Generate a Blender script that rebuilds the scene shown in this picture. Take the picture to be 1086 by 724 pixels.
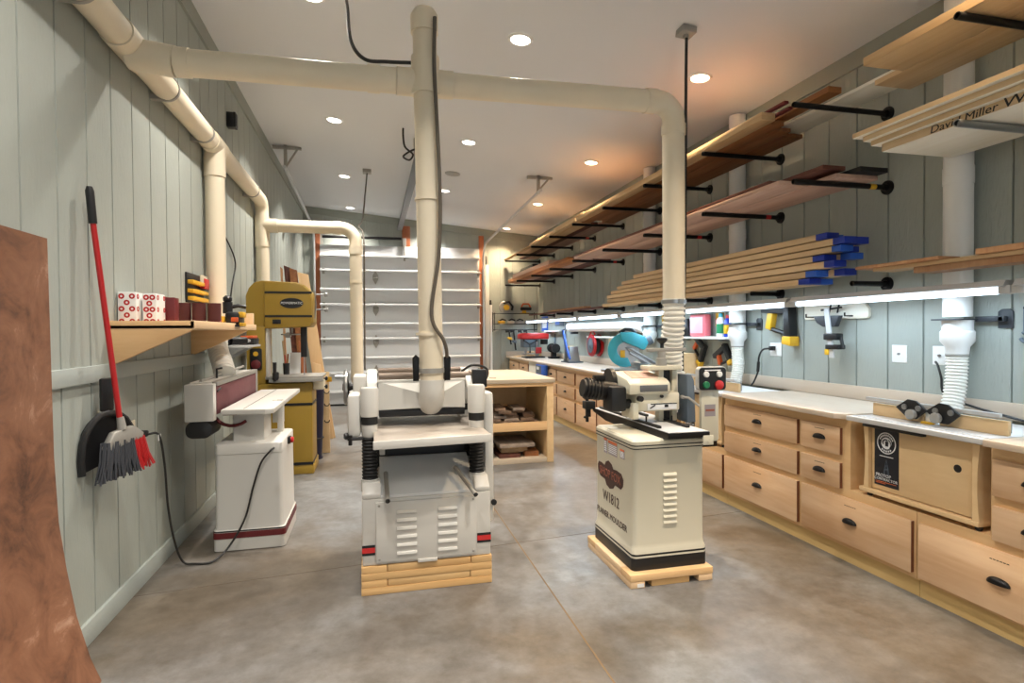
import bpy, bmesh, math, random
from mathutils import Vector, Matrix
random.seed(7)
for _o in list(bpy.data.objects):
    bpy.data.objects.remove(_o, do_unlink=True)
SC = bpy.context.scene
COL = SC.collection
PI = math.pi

# ------------------------------------------------------------------ camera
F_PX, YAW, PITCH, ROLL, EYE = 609.0, 0.2374, -0.0171, 0.007, 1.45
cam_d = bpy.data.cameras.new('camera')
cam = bpy.data.objects.new('camera', cam_d)
COL.objects.link(cam)
cam_d.sensor_fit = 'HORIZONTAL'
cam_d.sensor_width = 36.0
cam_d.lens = 36.0 * F_PX / 1086.0
cam_d.clip_start = 0.05
_F = Vector((math.sin(YAW) * math.cos(PITCH), math.cos(YAW) * math.cos(PITCH), math.sin(PITCH)))
_R = Vector((math.cos(YAW), -math.sin(YAW), 0))
_U = _R.cross(_F)
_Rc = _R * math.cos(ROLL) - _U * math.sin(ROLL)
_Uc = _R * math.sin(ROLL) + _U * math.cos(ROLL)
cm = Matrix((_Rc, _Uc, -_F)).transposed().to_4x4()
cm.translation = (0, 0, EYE)
cam.matrix_world = cm
SC.camera = cam

# ------------------------------------------------------------------ world, exposure, lamp strengths
world = bpy.data.worlds.new('world')
SC.world = world
world.use_nodes = True
world.node_tree.nodes['Background'].inputs['Color'].default_value = (0.86, 0.94, 1.0, 1)
world.node_tree.nodes['Background'].inputs['Strength'].default_value = 2.3   # fill light, entering only through the window added behind the camera
SC.view_settings.view_transform = 'Standard'
SC.view_settings.look = 'None'
SC.view_settings.gamma = 1.0
SC.view_settings.use_curve_mapping = False
SC.view_settings.exposure = 0.13
CAN_W = 31.0            # each recessed ceiling lamp
CAN_COL = (1.0, 0.93, 0.84)
CAN_COL_R = (1.0, 0.74, 0.46)   # right column: orange bounce off the lumber put into the lamp colour
TUBE_W = 7.5           # each under-shelf tube
TUBE_COL = (0.66, 0.84, 1.0)

# ------------------------------------------------------------------ materials
def lin(c):
    return tuple(((v / 255) / 12.92 if v / 255 <= 0.04045 else ((v / 255 + 0.055) / 1.055) ** 2.4) for v in c) + (1.0,)

def new_mat(name):
    m = bpy.data.materials.new(name)
    m.use_nodes = True
    nt = m.node_tree
    return m, nt, nt.nodes['Principled BSDF']

def plain(name, rgb, rough=0.5, metal=0.0, bump=0.0, bscale=60.0, vary=0.0):
    m, nt, b = new_mat(name)
    b.inputs['Base Color'].default_value = lin(rgb)
    b.inputs['Roughness'].default_value = rough
    b.inputs['Metallic'].default_value = metal
    if bump or vary:
        tc = nt.nodes.new('ShaderNodeTexCoord')
        n = nt.nodes.new('ShaderNodeTexNoise')
        n.inputs['Scale'].default_value = bscale
        n.inputs['Detail'].default_value = 4
        nt.links.new(tc.outputs['Object'], n.inputs['Vector'])
        if bump:
            bp = nt.nodes.new('ShaderNodeBump')
            bp.inputs['Strength'].default_value = bump
            bp.inputs['Distance'].default_value = 0.01
            nt.links.new(n.outputs['Fac'], bp.inputs['Height'])
            nt.links.new(bp.outputs['Normal'], b.inputs['Normal'])
        if vary:
            mx = nt.nodes.new('ShaderNodeMixRGB')
            mx.inputs['Color1'].default_value = lin(rgb)
            mx.inputs['Color2'].default_value = lin(tuple(v * (1 - vary) for v in rgb))
            nt.links.new(n.outputs['Fac'], mx.inputs['Fac'])
            nt.links.new(mx.outputs['Color'], b.inputs['Base Color'])
    return m

def wood(name, c1, c2, axis='Y', scale=9.0, rough=0.55, stretch=0.07, jitter=0.25, bump=0.05):
    """grain runs along axis; each object takes its own shift and tone"""
    m, nt, b = new_mat(name)
    tc = nt.nodes.new('ShaderNodeTexCoord')
    oi = nt.nodes.new('ShaderNodeObjectInfo')
    mp = nt.nodes.new('ShaderNodeMapping')
    s = [1.0, 1.0, 1.0]
    s['XYZ'.index(axis)] = stretch
    mp.inputs['Scale'].default_value = s
    add = nt.nodes.new('ShaderNodeVectorMath')
    mul = nt.nodes.new('ShaderNodeVectorMath')
    mul.operation = 'SCALE'
    mul.inputs[0].default_value = (13.1, 7.7, 9.3)
    nt.links.new(oi.outputs['Random'], mul.inputs['Scale'])
    nt.links.new(tc.outputs['Object'], add.inputs[0])
    nt.links.new(mul.outputs['Vector'], add.inputs[1])
    nt.links.new(add.outputs['Vector'], mp.inputs['Vector'])
    n = nt.nodes.new('ShaderNodeTexNoise')
    n.inputs['Scale'].default_value = scale
    n.inputs['Detail'].default_value = 6
    n.inputs['Distortion'].default_value = 0.9
    nt.links.new(mp.outputs['Vector'], n.inputs['Vector'])
    n2 = nt.nodes.new('ShaderNodeTexNoise')
    n2.inputs['Scale'].default_value = scale * 7
    n2.inputs['Detail'].default_value = 3
    nt.links.new(mp.outputs['Vector'], n2.inputs['Vector'])
    r = nt.nodes.new('ShaderNodeValToRGB')
    r.color_ramp.elements[0].position = 0.32
    r.color_ramp.elements[0].color = lin(c1)
    r.color_ramp.elements[1].position = 0.7
    r.color_ramp.elements[1].color = lin(c2)
    mixf = nt.nodes.new('ShaderNodeMath')
    mixf.operation = 'MULTIPLY_ADD'
    mixf.inputs[1].default_value = 0.25
    nt.links.new(n2.outputs['Fac'], mixf.inputs[0])
    sc2 = nt.nodes.new('ShaderNodeMath')
    sc2.operation = 'MULTIPLY'
    sc2.inputs[1].default_value = 0.75
    nt.links.new(n.outputs['Fac'], sc2.inputs[0])
    nt.links.new(sc2.outputs[0], mixf.inputs[2])
    nt.links.new(mixf.outputs[0], r.inputs['Fac'])
    hsv = nt.nodes.new('ShaderNodeHueSaturation')
    mr = nt.nodes.new('ShaderNodeMapRange')
    mr.inputs['To Min'].default_value = 1.0 - jitter
    mr.inputs['To Max'].default_value = 1.0 + jitter * 0.35
    nt.links.new(oi.outputs['Random'], mr.inputs['Value'])
    nt.links.new(mr.outputs['Result'], hsv.inputs['Value'])
    nt.links.new(r.outputs['Color'], hsv.inputs['Color'])
    nt.links.new(hsv.outputs['Color'], b.inputs['Base Color'])
    b.inputs['Roughness'].default_value = rough
    bp = nt.nodes.new('ShaderNodeBump')
    bp.inputs['Strength'].default_value = bump
    bp.inputs['Distance'].default_value = 0.005
    nt.links.new(n2.outputs['Fac'], bp.inputs['Height'])
    nt.links.new(bp.outputs['Normal'], b.inputs['Normal'])
    return m

def glow(name, rgb, strength):
    m, nt, b = new_mat(name)
    b.inputs['Base Color'].default_value = lin((240, 240, 240))
    b.inputs['Emission Color'].default_value = tuple(rgb) + (1.0,)
    b.inputs['Emission Strength'].default_value = strength
    return m

def siding(name, rgb):
    """rough sawn painted plywood siding"""
    m, nt, b = new_mat(name)
    tc = nt.nodes.new('ShaderNodeTexCoord')
    mp = nt.nodes.new('ShaderNodeMapping')
    mp.inputs['Scale'].default_value = (1, 1, 0.22)
    nt.links.new(tc.outputs['Object'], mp.inputs['Vector'])
    n = nt.nodes.new('ShaderNodeTexNoise')
    n.inputs['Scale'].default_value = 38
    n.inputs['Detail'].default_value = 6
    n.inputs['Distortion'].default_value = 1.4
    nt.links.new(mp.outputs['Vector'], n.inputs['Vector'])
    n2 = nt.nodes.new('ShaderNodeTexNoise')
    n2.inputs['Scale'].default_value = 3.0
    nt.links.new(tc.outputs['Object'], n2.inputs['Vector'])
    mx = nt.nodes.new('ShaderNodeMixRGB')
    mx.inputs['Color1'].default_value = lin(rgb)
    mx.inputs['Color2'].default_value = lin(tuple(v * 0.93 for v in rgb))
    nt.links.new(n2.outputs['Fac'], mx.inputs['Fac'])
    nt.links.new(mx.outputs['Color'], b.inputs['Base Color'])
    b.inputs['Roughness'].default_value = 0.62
    bp = nt.nodes.new('ShaderNodeBump')
    bp.inputs['Strength'].default_value = 0.6
    bp.inputs['Distance'].default_value = 0.006
    nt.links.new(n.outputs['Fac'], bp.inputs['Height'])
    nt.links.new(bp.outputs['Normal'], b.inputs['Normal'])
    return m

def concrete(name):
    m, nt, b = new_mat(name)
    tc = nt.nodes.new('ShaderNodeTexCoord')
    big = nt.nodes.new('ShaderNodeTexNoise')
    big.inputs['Scale'].default_value = 0.75
    big.inputs['Detail'].default_value = 7
    big.inputs['Distortion'].default_value = 0.7
    mid = nt.nodes.new('ShaderNodeTexNoise')
    mid.inputs['Scale'].default_value = 2.6
    mid.inputs['Detail'].default_value = 8
    mid.inputs['Roughness'].default_value = 0.65
    fine = nt.nodes.new('ShaderNodeTexNoise')
    fine.inputs['Scale'].default_value = 60
    fine.inputs['Detail'].default_value = 4
    for n in (big, mid, fine):
        nt.links.new(tc.outputs['Object'], n.inputs['Vector'])
    r1 = nt.nodes.new('ShaderNodeValToRGB')
    r1.color_ramp.elements[0].position = 0.36
    r1.color_ramp.elements[0].color = lin((116, 107, 95))
    r1.color_ramp.elements[1].position = 0.62
    r1.color_ramp.elements[1].color = lin((148, 153, 158))
    nt.links.new(big.outputs['Fac'], r1.inputs['Fac'])
    r2 = nt.nodes.new('ShaderNodeValToRGB')
    r2.color_ramp.elements[0].position = 0.25
    r2.color_ramp.elements[0].color = lin((190, 184, 178))
    r2.color_ramp.elements[1].position = 0.75
    r2.color_ramp.elements[1].color = lin((255, 255, 255))
    nt.links.new(mid.outputs['Fac'], r2.inputs['Fac'])
    mul = nt.nodes.new('ShaderNodeMixRGB')
    mul.blend_type = 'MULTIPLY'
    mul.inputs['Fac'].default_value = 1.0
    nt.links.new(r1.outputs['Color'], mul.inputs['Color1'])
    nt.links.new(r2.outputs['Color'], mul.inputs['Color2'])
    sp = nt.nodes.new('ShaderNodeTexNoise')
    sp.inputs['Scale'].default_value = 11.0
    sp.inputs['Detail'].default_value = 8
    sp.inputs['Roughness'].default_value = 0.7
    nt.links.new(tc.outputs['Object'], sp.inputs['Vector'])
    r3 = nt.nodes.new('ShaderNodeValToRGB')
    r3.color_ramp.elements[0].position = 0.3
    r3.color_ramp.elements[0].color = lin((212, 208, 202))
    r3.color_ramp.elements[1].position = 0.62
    r3.color_ramp.elements[1].color = lin((255, 255, 255))
    nt.links.new(sp.outputs['Fac'], r3.inputs['Fac'])
    mul2 = nt.nodes.new('ShaderNodeMixRGB')
    mul2.blend_type = 'MULTIPLY'
    mul2.inputs['Fac'].default_value = 1.0
    nt.links.new(mul.outputs['Color'], mul2.inputs['Color1'])
    nt.links.new(r3.outputs['Color'], mul2.inputs['Color2'])
    nt.links.new(mul2.outputs['Color'], b.inputs['Base Color'])
    rr = nt.nodes.new('ShaderNodeMapRange')
    rr.inputs['To Min'].default_value = 0.26
    rr.inputs['To Max'].default_value = 0.40
    nt.links.new(mid.outputs['Fac'], rr.inputs['Value'])
    nt.links.new(rr.outputs['Result'], b.inputs['Roughness'])
    bp = nt.nodes.new('ShaderNodeBump')
    bp.inputs['Strength'].default_value = 0.05
    bp.inputs['Distance'].default_value = 0.004
    nt.links.new(fine.outputs['Fac'], bp.inputs['Height'])
    nt.links.new(bp.outputs['Normal'], b.inputs['Normal'])
    return m

def old_board(name):
    """scuffed brown hardboard"""
    m, nt, b = new_mat(name)
    tc = nt.nodes.new('ShaderNodeTexCoord')
    n = nt.nodes.new('ShaderNodeTexNoise')
    n.inputs['Scale'].default_value = 5
    n.inputs['Detail'].default_value = 9
    n.inputs['Roughness'].default_value = 0.7
    n.inputs['Distortion'].default_value = 0.6
    nt.links.new(tc.outputs['Object'], n.inputs['Vector'])
    r = nt.nodes.new('ShaderNodeValToRGB')
    e = r.color_ramp.elements
    e[0].position = 0.28
    e[0].color = lin((62, 40, 30))
    e[1].position = 0.75
    e[1].color = lin((186, 150, 126))
    k = e.new(0.47)
    k.color = lin((122, 82, 60))
    k = e.new(0.6)
    k.color = lin((138, 96, 72))
    nt.links.new(n.outputs['Fac'], r.inputs['Fac'])
    nt.links.new(r.outputs['Color'], b.inputs['Base Color'])
    b.inputs['Roughness'].default_value = 0.5
    return m

M = {}
M['siding'] = siding('painted_siding', (168, 174, 167))
M['trim'] = plain('painted_trim', (150, 155, 146), 0.5)
M['rail'] = plain('painted_rail', (168, 176, 172), 0.5, bump=0.1)
M['ceiling'] = plain('ceiling_paint', (222, 224, 228), 0.75, bump=0.03, bscale=30)
M['concrete'] = concrete('concrete')
M['joint'] = plain('joint_filler', (120, 98, 70), 0.8)
M['door'] = plain('garage_door_white', (222, 224, 226), 0.35)
M['doorrib'] = plain('galvanised', (200, 203, 206), 0.35, 0.4)
M['pvc'] = plain('pvc_pipe', (232, 220, 196), 0.42, vary=0.05, bscale=5)
M['pvcwhite'] = plain('white_pvc', (232, 232, 230), 0.32)
M['hosewhite'] = plain('white_hose', (232, 230, 222), 0.4)
M['metal'] = plain('steel', (170, 172, 174), 0.35, 0.9)
M['dullsteel'] = plain('cast_steel', (170, 167, 160), 0.45, 0.3, vary=0.12, bscale=14)
M['alu'] = plain('aluminium', (206, 208, 210), 0.35, 0.25)
M['gategrey'] = plain('gate_grey', (50, 54, 60), 0.45)
M['castgrey'] = plain('grey_casting', (92, 104, 116), 0.5)
M['black'] = plain('black_plastic', (22, 22, 24), 0.45)
M['blackmetal'] = plain('black_iron', (26, 25, 26), 0.38, 0.5)
M['rubber'] = plain('rubber', (20, 20, 20), 0.65)
M['cable'] = plain('cable_sheath', (30, 29, 28), 0.5)
M['greycable'] = plain('grey_cable', (92, 84, 74), 0.5)
M['white'] = plain('white_enamel', (204, 202, 196), 0.35)
M['whiteplastic'] = plain('white_plastic', (236, 236, 234), 0.35)
M['almond'] = plain('almond_plastic', (226, 216, 192), 0.4)
M['cream'] = plain('cream_enamel', (208, 203, 184), 0.35)
M['gold'] = plain('gold_enamel', (158, 128, 44), 0.42)
M['maroon'] = plain('maroon', (100, 28, 32), 0.5)
M['belt'] = plain('sanding_belt', (112, 62, 66), 0.8, vary=0.2, bscale=20)
M['paper'] = plain('sandpaper_roll', (84, 35, 33), 0.7)
M['red'] = plain('red_paint', (176, 28, 30), 0.35)
M['redplastic'] = plain('red_plastic', (196, 44, 44), 0.4)
M['green'] = plain('green_button', (30, 120, 78), 0.4)
M['yellow'] = plain('yellow_plastic', (222, 172, 40), 0.45)
M['orange'] = plain('orange_plastic', (210, 92, 40), 0.45)
M['blue'] = plain('blue_paint', (24, 52, 160), 0.45)
M['bluebright'] = plain('bright_blue', (42, 96, 200), 0.45)
M['navy'] = plain('navy_plastic', (20, 22, 52), 0.4)
M['teal'] = plain('teal_plastic', (60, 166, 184), 0.4)
M['decal'] = plain('decal_navy', (18, 24, 36), 0.4)
M['decalwhite'] = plain('decal_white', (226, 228, 230), 0.5)
M['decalorange'] = plain('decal_orange', (214, 110, 60), 0.5)
M['decalgrey'] = plain('decal_grey', (150, 142, 146), 0.5)
M['logobrown'] = plain('emblem_brown', (62, 34, 28), 0.5)
M['logored'] = plain('emblem_letter', (150, 84, 66), 0.5)
M['pink'] = plain('pink_plastic', (226, 112, 122), 0.4)
M['glasspane'] = plain('smoky_window', (100, 102, 104), 0.2)
M['maple'] = wood('maple', (204, 160, 118), (232, 200, 164), 'Y', 6, 0.45, 0.10, 0.14)
M['maplez'] = wood('maple_upright', (216, 178, 130), (232, 198, 152), 'Z', 7, 0.45, 0.09, 0.06)
M['frame'] = wood('face_frame', (216, 176, 126), (230, 194, 146), 'Y', 8, 0.45, 0.06, 0.05)
M['toekick'] = wood('toe_kick', (200, 166, 108), (222, 190, 130), 'Y', 6, 0.55, 0.06, 0.05)
M['worktop'] = wood('worktop', (198, 180, 160), (214, 200, 184), 'Y', 5, 0.4, 0.07, 0.04)
M['shelfwood'] = wood('pine_shelf', (222, 178, 124), (238, 200, 150), 'X', 9, 0.5, 0.08, 0.08)
M['shelfwoody'] = wood('pine_shelf_long', (226, 190, 146), (240, 208, 168), 'Y', 9, 0.5, 0.08, 0.08)
M['birch'] = wood('birch_ply', (220, 186, 138), (236, 206, 160), 'Y', 5, 0.42, 0.25, 0.05)
M['stud'] = wood('fir_stud', (206, 160, 102), (234, 196, 140), 'X', 8, 0.55, 0.08, 0.15)
M['studz'] = wood('stained_post', (150, 82, 46), (180, 108, 66), 'Z', 8, 0.6, 0.08, 0.15)
M['pine'] = wood('pine_lumber', (206, 172, 128), (232, 206, 166), 'Y', 10, 0.6, 0.03, 0.16)
M['tan'] = wood('tan_lumber', (192, 156, 112), (226, 196, 152), 'Y', 8, 0.55, 0.04, 0.16)
M['whitewood'] = wood('pale_poplar', (236, 230, 212), (248, 245, 234), 'Y', 6, 0.55, 0.04, 0.05)
M['brown'] = wood('brown_lumber', (126, 74, 38), (176, 118, 68), 'Y', 9, 0.6, 0.03, 0.22)
M['walnut'] = wood('walnut_lumber', (70, 36, 28), (118, 66, 50), 'Y', 9, 0.55, 0.03, 0.2)
M['pinkwood'] = wood('pinkish_lumber', (176, 138, 122), (208, 176, 158), 'Y', 8, 0.6, 0.04, 0.12)
M['offcut'] = wood('dark_offcut', (88, 66, 52), (168, 140, 116), 'Y', 12, 0.65, 0.05, 0.35)
M['greywood'] = wood('grey_offcut', (128, 112, 100), (182, 166, 150), 'Y', 12, 0.65, 0.05, 0.25)
M['islandtop'] = wood('bench_top', (186, 170, 148), (206, 192, 172), 'X', 6, 0.5, 0.08, 0.04)
M['redwood'] = wood('leaning_board', (176, 122, 82), (214, 170, 126), 'Z', 8, 0.55, 0.05, 0.3)
M['hardboard'] = old_board('scuffed_hardboard')
M['drawer_end'] = plain('drawer_end_brown', (132, 78, 48), 0.6, vary=0.2, bscale=30)  # darker reddish brown for the end faces of the drawer fronts
M['lens'] = glow('lamp_lens', CAN_COL, 9.0)
M['lensr'] = glow('bounce_tint_lens', CAN_COL_R, 9.0)  # lens colour carries the lumber's orange bounce too
M['tube'] = glow('tube_glow', TUBE_COL, 6.0)
M['fixture'] = plain('fixture_grey', (186, 186, 186), 0.4, 0.2)

# ------------------------------------------------------------------ mesh building
OFF = {}

class MB:
    def __init__(s):
        s.bm = bmesh.new()
        s.mi = 0
        s.X = Matrix()
    def _v(s, p):
        return s.bm.verts.new(s.X @ Vector(p))
    def _f(s, vs, smooth=False):
        try:
            f = s.bm.faces.new(vs)
        except ValueError:
            return None
        f.material_index = s.mi
        f.smooth = smooth
        return f
    def hexa(s, p, bev=0.0, seg=2):
        v = [s._v(q) for q in p]
        fs = [s._f([v[i] for i in q]) for q in ((3, 2, 1, 0), (4, 5, 6, 7), (0, 1, 5, 4), (1, 2, 6, 5), (2, 3, 7, 6), (3, 0, 4, 7))]
        if bev > 0:
            es = list({e for f in fs for e in f.edges})
            bmesh.ops.bevel(s.bm, geom=es, offset=bev, segments=seg, affect='EDGES', profile=0.5, material=-1)
        return s
    def box(s, x0, x1, y0, y1, z0, z1, bev=0.0, seg=2):
        return s.hexa([(x0, y0, z0), (x1, y0, z0), (x1, y1, z0), (x0, y1, z0), (x0, y0, z1), (x1, y0, z1), (x1, y1, z1), (x0, y1, z1)], bev, seg)
    def prism(s, poly, axis, a0, a1, bev=0.0, smooth=False):
        def P(u, w, a):
            return {'X': (a, u, w), 'Y': (u, a, w), 'Z': (u, w, a)}[axis]
        A = [s._v(P(u, w, a0)) for u, w in poly]
        B = [s._v(P(u, w, a1)) for u, w in poly]
        n = len(poly)
        fs = [s._f(A), s._f(B[::-1])]
        for i in range(n):
            fs.append(s._f([A[i], B[i], B[(i + 1) % n], A[(i + 1) % n]], smooth))
        fs = [f for f in fs if f]
        bmesh.ops.recalc_face_normals(s.bm, faces=fs)
        if bev > 0:
            es = list({e for f in fs for e in f.edges})
            bmesh.ops.bevel(s.bm, geom=es, offset=bev, segments=2, affect='EDGES', profile=0.5)
        return s
    def rings(s, rings, caps=True, smooth=True, closed=False):
        R = [[s._v(p) for p in r] for r in rings]
        n = len(R[0])
        fs = []
        m = len(R)
        for i in range(m if closed else m - 1):
            a, b = R[i], R[(i + 1) % m]
            for j in range(n):
                fs.append(s._f([a[j], a[(j + 1) % n], b[(j + 1) % n], b[j]], smooth))
        if caps and not closed:
            fs.append(s._f(R[0][::-1]))
            fs.append(s._f(R[-1]))
        bmesh.ops.recalc_face_normals(s.bm, faces=[f for f in fs if f])
        return s
    def tube(s, pts, r, n=10, caps=True, smooth=True):
        pts = [Vector(p) for p in pts]
        rs = r if isinstance(r, (list, tuple)) else [r] * len(pts)
        t0 = (pts[1] - pts[0]).normalized()
        up = Vector((0, 0, 1)) if abs(t0.z) < 0.9 else Vector((1, 0, 0))
        u = t0.cross(up).normalized()
        out = []
        for i, p in enumerate(pts):
            if i == 0:
                t = t0
            elif i == len(pts) - 1:
                t = (pts[i] - pts[i - 1]).normalized()
            else:
                t = ((pts[i + 1] - pts[i]).normalized() + (pts[i] - pts[i - 1]).normalized()).normalized()
            u = (u - t * u.dot(t))
            u = u.normalized() if u.length > 1e-6 else t.orthogonal().normalized()
            w = t.cross(u)
            out.append([p + (u * math.cos(2 * PI * k / n) + w * math.sin(2 * PI * k / n)) * rs[i] for k in range(n)])
        return s.rings(out, caps, smooth)
    def cyl(s, p0, p1, r0, r1=None, n=20, caps=True):
        return s.tube([p0, p1], [r0, r0 if r1 is None else r1], n, caps)
    def lathe(s, prof, c=(0, 0, 0), axis='Z', n=24, caps=True, smooth=True):
        out = []
        for r, h in prof:
            ring = []
            for k in range(n):
                a = 2 * PI * k / n
                x, y = r * math.cos(a), r * math.sin(a)
                q = {'Z': (x, y, h), 'X': (h, x, y), 'Y': (x, h, y)}[axis]
                ring.append((c[0] + q[0], c[1] + q[1], c[2] + q[2]))
            out.append(ring)
        return s.rings(out, caps, smooth)
    def ball(s, c, r, sx=1, sy=1, sz=1, n=14):
        prof = [(max(1e-4, r * math.sin(PI * i / 8)), -r * math.cos(PI * i / 8)) for i in range(9)]
        out = []
        for rr, h in prof:
            out.append([(c[0] + rr * math.cos(2 * PI * k / n) * sx, c[1] + rr * math.sin(2 * PI * k / n) * sy, c[2] + h * sz) for k in range(n)])
        return s.rings(out)
    def torus(s, c, R, r, axis='Z', n=24, m=8):
        out = []
        for i in range(n):
            a = 2 * PI * i / n
            ring = []
            for j in range(m):
                b = 2 * PI * j / m
                x, y, h = (R + r * math.cos(b)) * math.cos(a), (R + r * math.cos(b)) * math.sin(a), r * math.sin(b)
                q = {'Z': (x, y, h), 'X': (h, x, y), 'Y': (x, h, y)}[axis]
                ring.append((c[0] + q[0], c[1] + q[1], c[2] + q[2]))
            out.append(ring)
        return s.rings(out, closed=True)
    def build(s, name, mats, parent=None):
        if not isinstance(mats, (list, tuple)):
            mats = [mats]
        me = bpy.data.meshes.new(name)
        if parent is None:
            co = [v.co for v in s.bm.verts]
            lo = Vector([min(c[i] for c in co) for i in range(3)])
            hi = Vector([max(c[i] for c in co) for i in range(3)])
            off = Vector(((lo.x + hi.x) / 2, (lo.y + hi.y) / 2, lo.z))
        else:
            off = OFF[parent.name]
        bmesh.ops.translate(s.bm, verts=s.bm.verts, vec=-off)
        bmesh.ops.recalc_face_normals(s.bm, faces=s.bm.faces)
        s.bm.to_mesh(me)
        s.bm.free()
        me.set_sharp_from_angle(angle=math.radians(38))
        for m in mats:
            me.materials.append(m if not isinstance(m, str) else M[m])
        o = bpy.data.objects.new(name, me)
        COL.objects.link(o)
        if parent is None:
            o.location = off
        else:
            o.parent = parent
        OFF[o.name] = off
        return o

def tag(o, label=None, cat=None, group=None, kind=None):
    if label: o['label'] = label
    if cat: o['category'] = cat
    if group: o['group'] = group
    if kind: o['kind'] = kind
    return o

def thing(name, loc, label, cat, group=None):
    o = bpy.data.objects.new(name, None)
    COL.objects.link(o)
    o.location = loc
    o.empty_display_size = 0.1
    OFF[o.name] = Vector(loc)
    return tag(o, label, cat, group)

KIDS = {}
def copy_tree(o, delta=(0, 0, 0), parent=None):
    c = o.copy()
    COL.objects.link(c)
    if parent is None:
        c.location = o.location + Vector(delta)
        OFF[c.name] = OFF[o.name] + Vector(delta)
    else:
        c.parent = parent
        OFF[c.name] = OFF[parent.name]
    for ch in [q for q in bpy.data.objects if q.parent == o]:
        copy_tree(ch, (0, 0, 0), c)
    return c

def struct(o):
    o['kind'] = 'structure'
    return o

def text(name, body, size, org, xd, yd, mat, parent, shear=0.0, ext=0.0006, sx=1.0):
    cu = bpy.data.curves.new(name, 'FONT')
    cu.body = body
    cu.size = size
    cu.extrude = ext
    cu.align_x = 'CENTER'
    cu.align_y = 'CENTER'
    cu.shear = shear
    cu.resolution_u = 3
    tmp = bpy.data.objects.new('tmp', cu)
    COL.objects.link(tmp)
    dg = bpy.context.evaluated_depsgraph_get()
    me = bpy.data.meshes.new_from_object(tmp.evaluated_get(dg))
    bpy.data.objects.remove(tmp, do_unlink=True)
    xd, yd = Vector(xd).normalized(), Vector(yd).normalized()
    zd = xd.cross(yd)
    mt = Matrix((xd * sx, yd, zd)).transposed().to_4x4()
    mt.translation = Vector(org) - OFF[parent.name]
    me.transform(mt)
    me.materials.clear()
    me.materials.append(M[mat])
    me.name = name
    o = bpy.data.objects.new(name, me)
    COL.objects.link(o)
    o.parent = parent
    OFF[o.name] = OFF[parent.name]
    return o

def arc(c, r, a0, a1, n, plane='XZ'):
    out = []
    for i in range(n + 1):
        a = a0 + (a1 - a0) * i / n
        u, w = r * math.cos(a), r * math.sin(a)
        out.append({'XZ': (c[0] + u, c[1], c[2] + w), 'YZ': (c[0], c[1] + u, c[2] + w), 'XY': (c[0] + u, c[1] + w, c[2])}[plane])
    return out

def spline(pts, n=8):
    pts = [Vector(p) for p in pts]
    P = [pts[0] * 2 - pts[1]] + pts + [pts[-1] * 2 - pts[-2]]
    out = []
    for i in range(1, len(P) - 2):
        for k in range(n):
            t = k / n
            a, b, c, d = P[i - 1], P[i], P[i + 1], P[i + 2]
            out.append(0.5 * ((2 * b) + (c - a) * t + (2 * a - 5 * b + 4 * c - d) * t * t + (3 * b - a - 3 * c + d) * t ** 3))
    out.append(pts[-1])
    return out

def flex(pts, r, pitch=0.022, n=16):
    """corrugated hose through pts"""
    P = spline(pts, 14)
    L = [0]
    for a, b in zip(P, P[1:]):
        L.append(L[-1] + (b - a).length)
    m = max(8, int(L[-1] / pitch)) * 4
    out, rs = [], []
    j = 0
    for i in range(m + 1):
        d = L[-1] * i / m
        while j < len(L) - 2 and L[j + 1] < d:
            j += 1
        t = (d - L[j]) / max(1e-6, L[j + 1] - L[j])
        out.append(P[j].lerp(P[j + 1], t))
        rs.append(r * (1.0 if i % 4 in (0, 1) else 0.87))
    return MB().tube(out, rs, n)

XL, XR, YB, YF = -1.32, 3.5, 12.0, -3.0
def ceil_z(x):
    return 3.83 - 0.093 * x
# ================================================================== SETTING
mb = MB(); mb.box(XL - 0.2, XR + 0.2, YF - 0.2, YB + 0.2, -0.15, 0.0)
floor = struct(mb.build('floor', 'concrete'))
# saw-cut joints: thin filled strips flush in the slab
mb = MB(); mb.box(0.948, 0.956, YF, YB - 0.1, -0.002, 0.0012); struct(mb.build('floor_joint', 'joint', floor))
mb = MB(); mb.hexa([(XL, 3.555, -0.002), (2.85, 4.012, -0.002), (2.85, 4.016, -0.002), (XL, 3.559, -0.002),
                    (XL, 3.555, 0.001), (2.85, 4.012, 0.001), (2.85, 4.016, 0.001), (XL, 3.559, 0.001)])
struct(mb.build('floor_joint', plain('saw_cut', (92, 82, 70), 0.8), floor))

mb = MB()
x0, x1 = XL - 0.2, XR + 0.2
mb.hexa([(x0, YF - .2, ceil_z(x0)), (x1, YF - .2, ceil_z(x1)), (x1, YB + .2, ceil_z(x1)), (x0, YB + .2, ceil_z(x0)),
         (x0, YF - .2, ceil_z(x0) + .15), (x1, YF - .2, ceil_z(x1) + .15), (x1, YB + .2, ceil_z(x1) + .15), (x0, YB + .2, ceil_z(x0) + .15)])
struct(mb.build('ceiling', 'ceiling'))

def grooved(a0, a1, first, step, depth=0.013, w=0.013):
    """profile (along, depth) of grooved siding"""
    p = [(a0, 0)]
    g = first
    while g < a1 - w:
        if g > a0 + w:
            p += [(g - w / 2, 0), (g - w / 2 + 0.002, depth), (g + w / 2 - 0.002, depth), (g + w / 2, 0)]
        g += step
    p.append((a1, 0))
    return p

def siding_wall(name, pts3):
    """pts3: list of pieces (profile, mapper, z0, z1)"""
    mb = MB()
    for prof, mp, z0, z1, back in pts3:
        poly = [mp(a, d) for a, d in prof]
        a0, a1 = prof[0][0], prof[-1][0]
        poly += [mp(a1, back), mp(a0, back)]
        mb.prism(poly, 'Z', z0, z1)
    return struct(mb.build(name, 'siding'))

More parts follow.
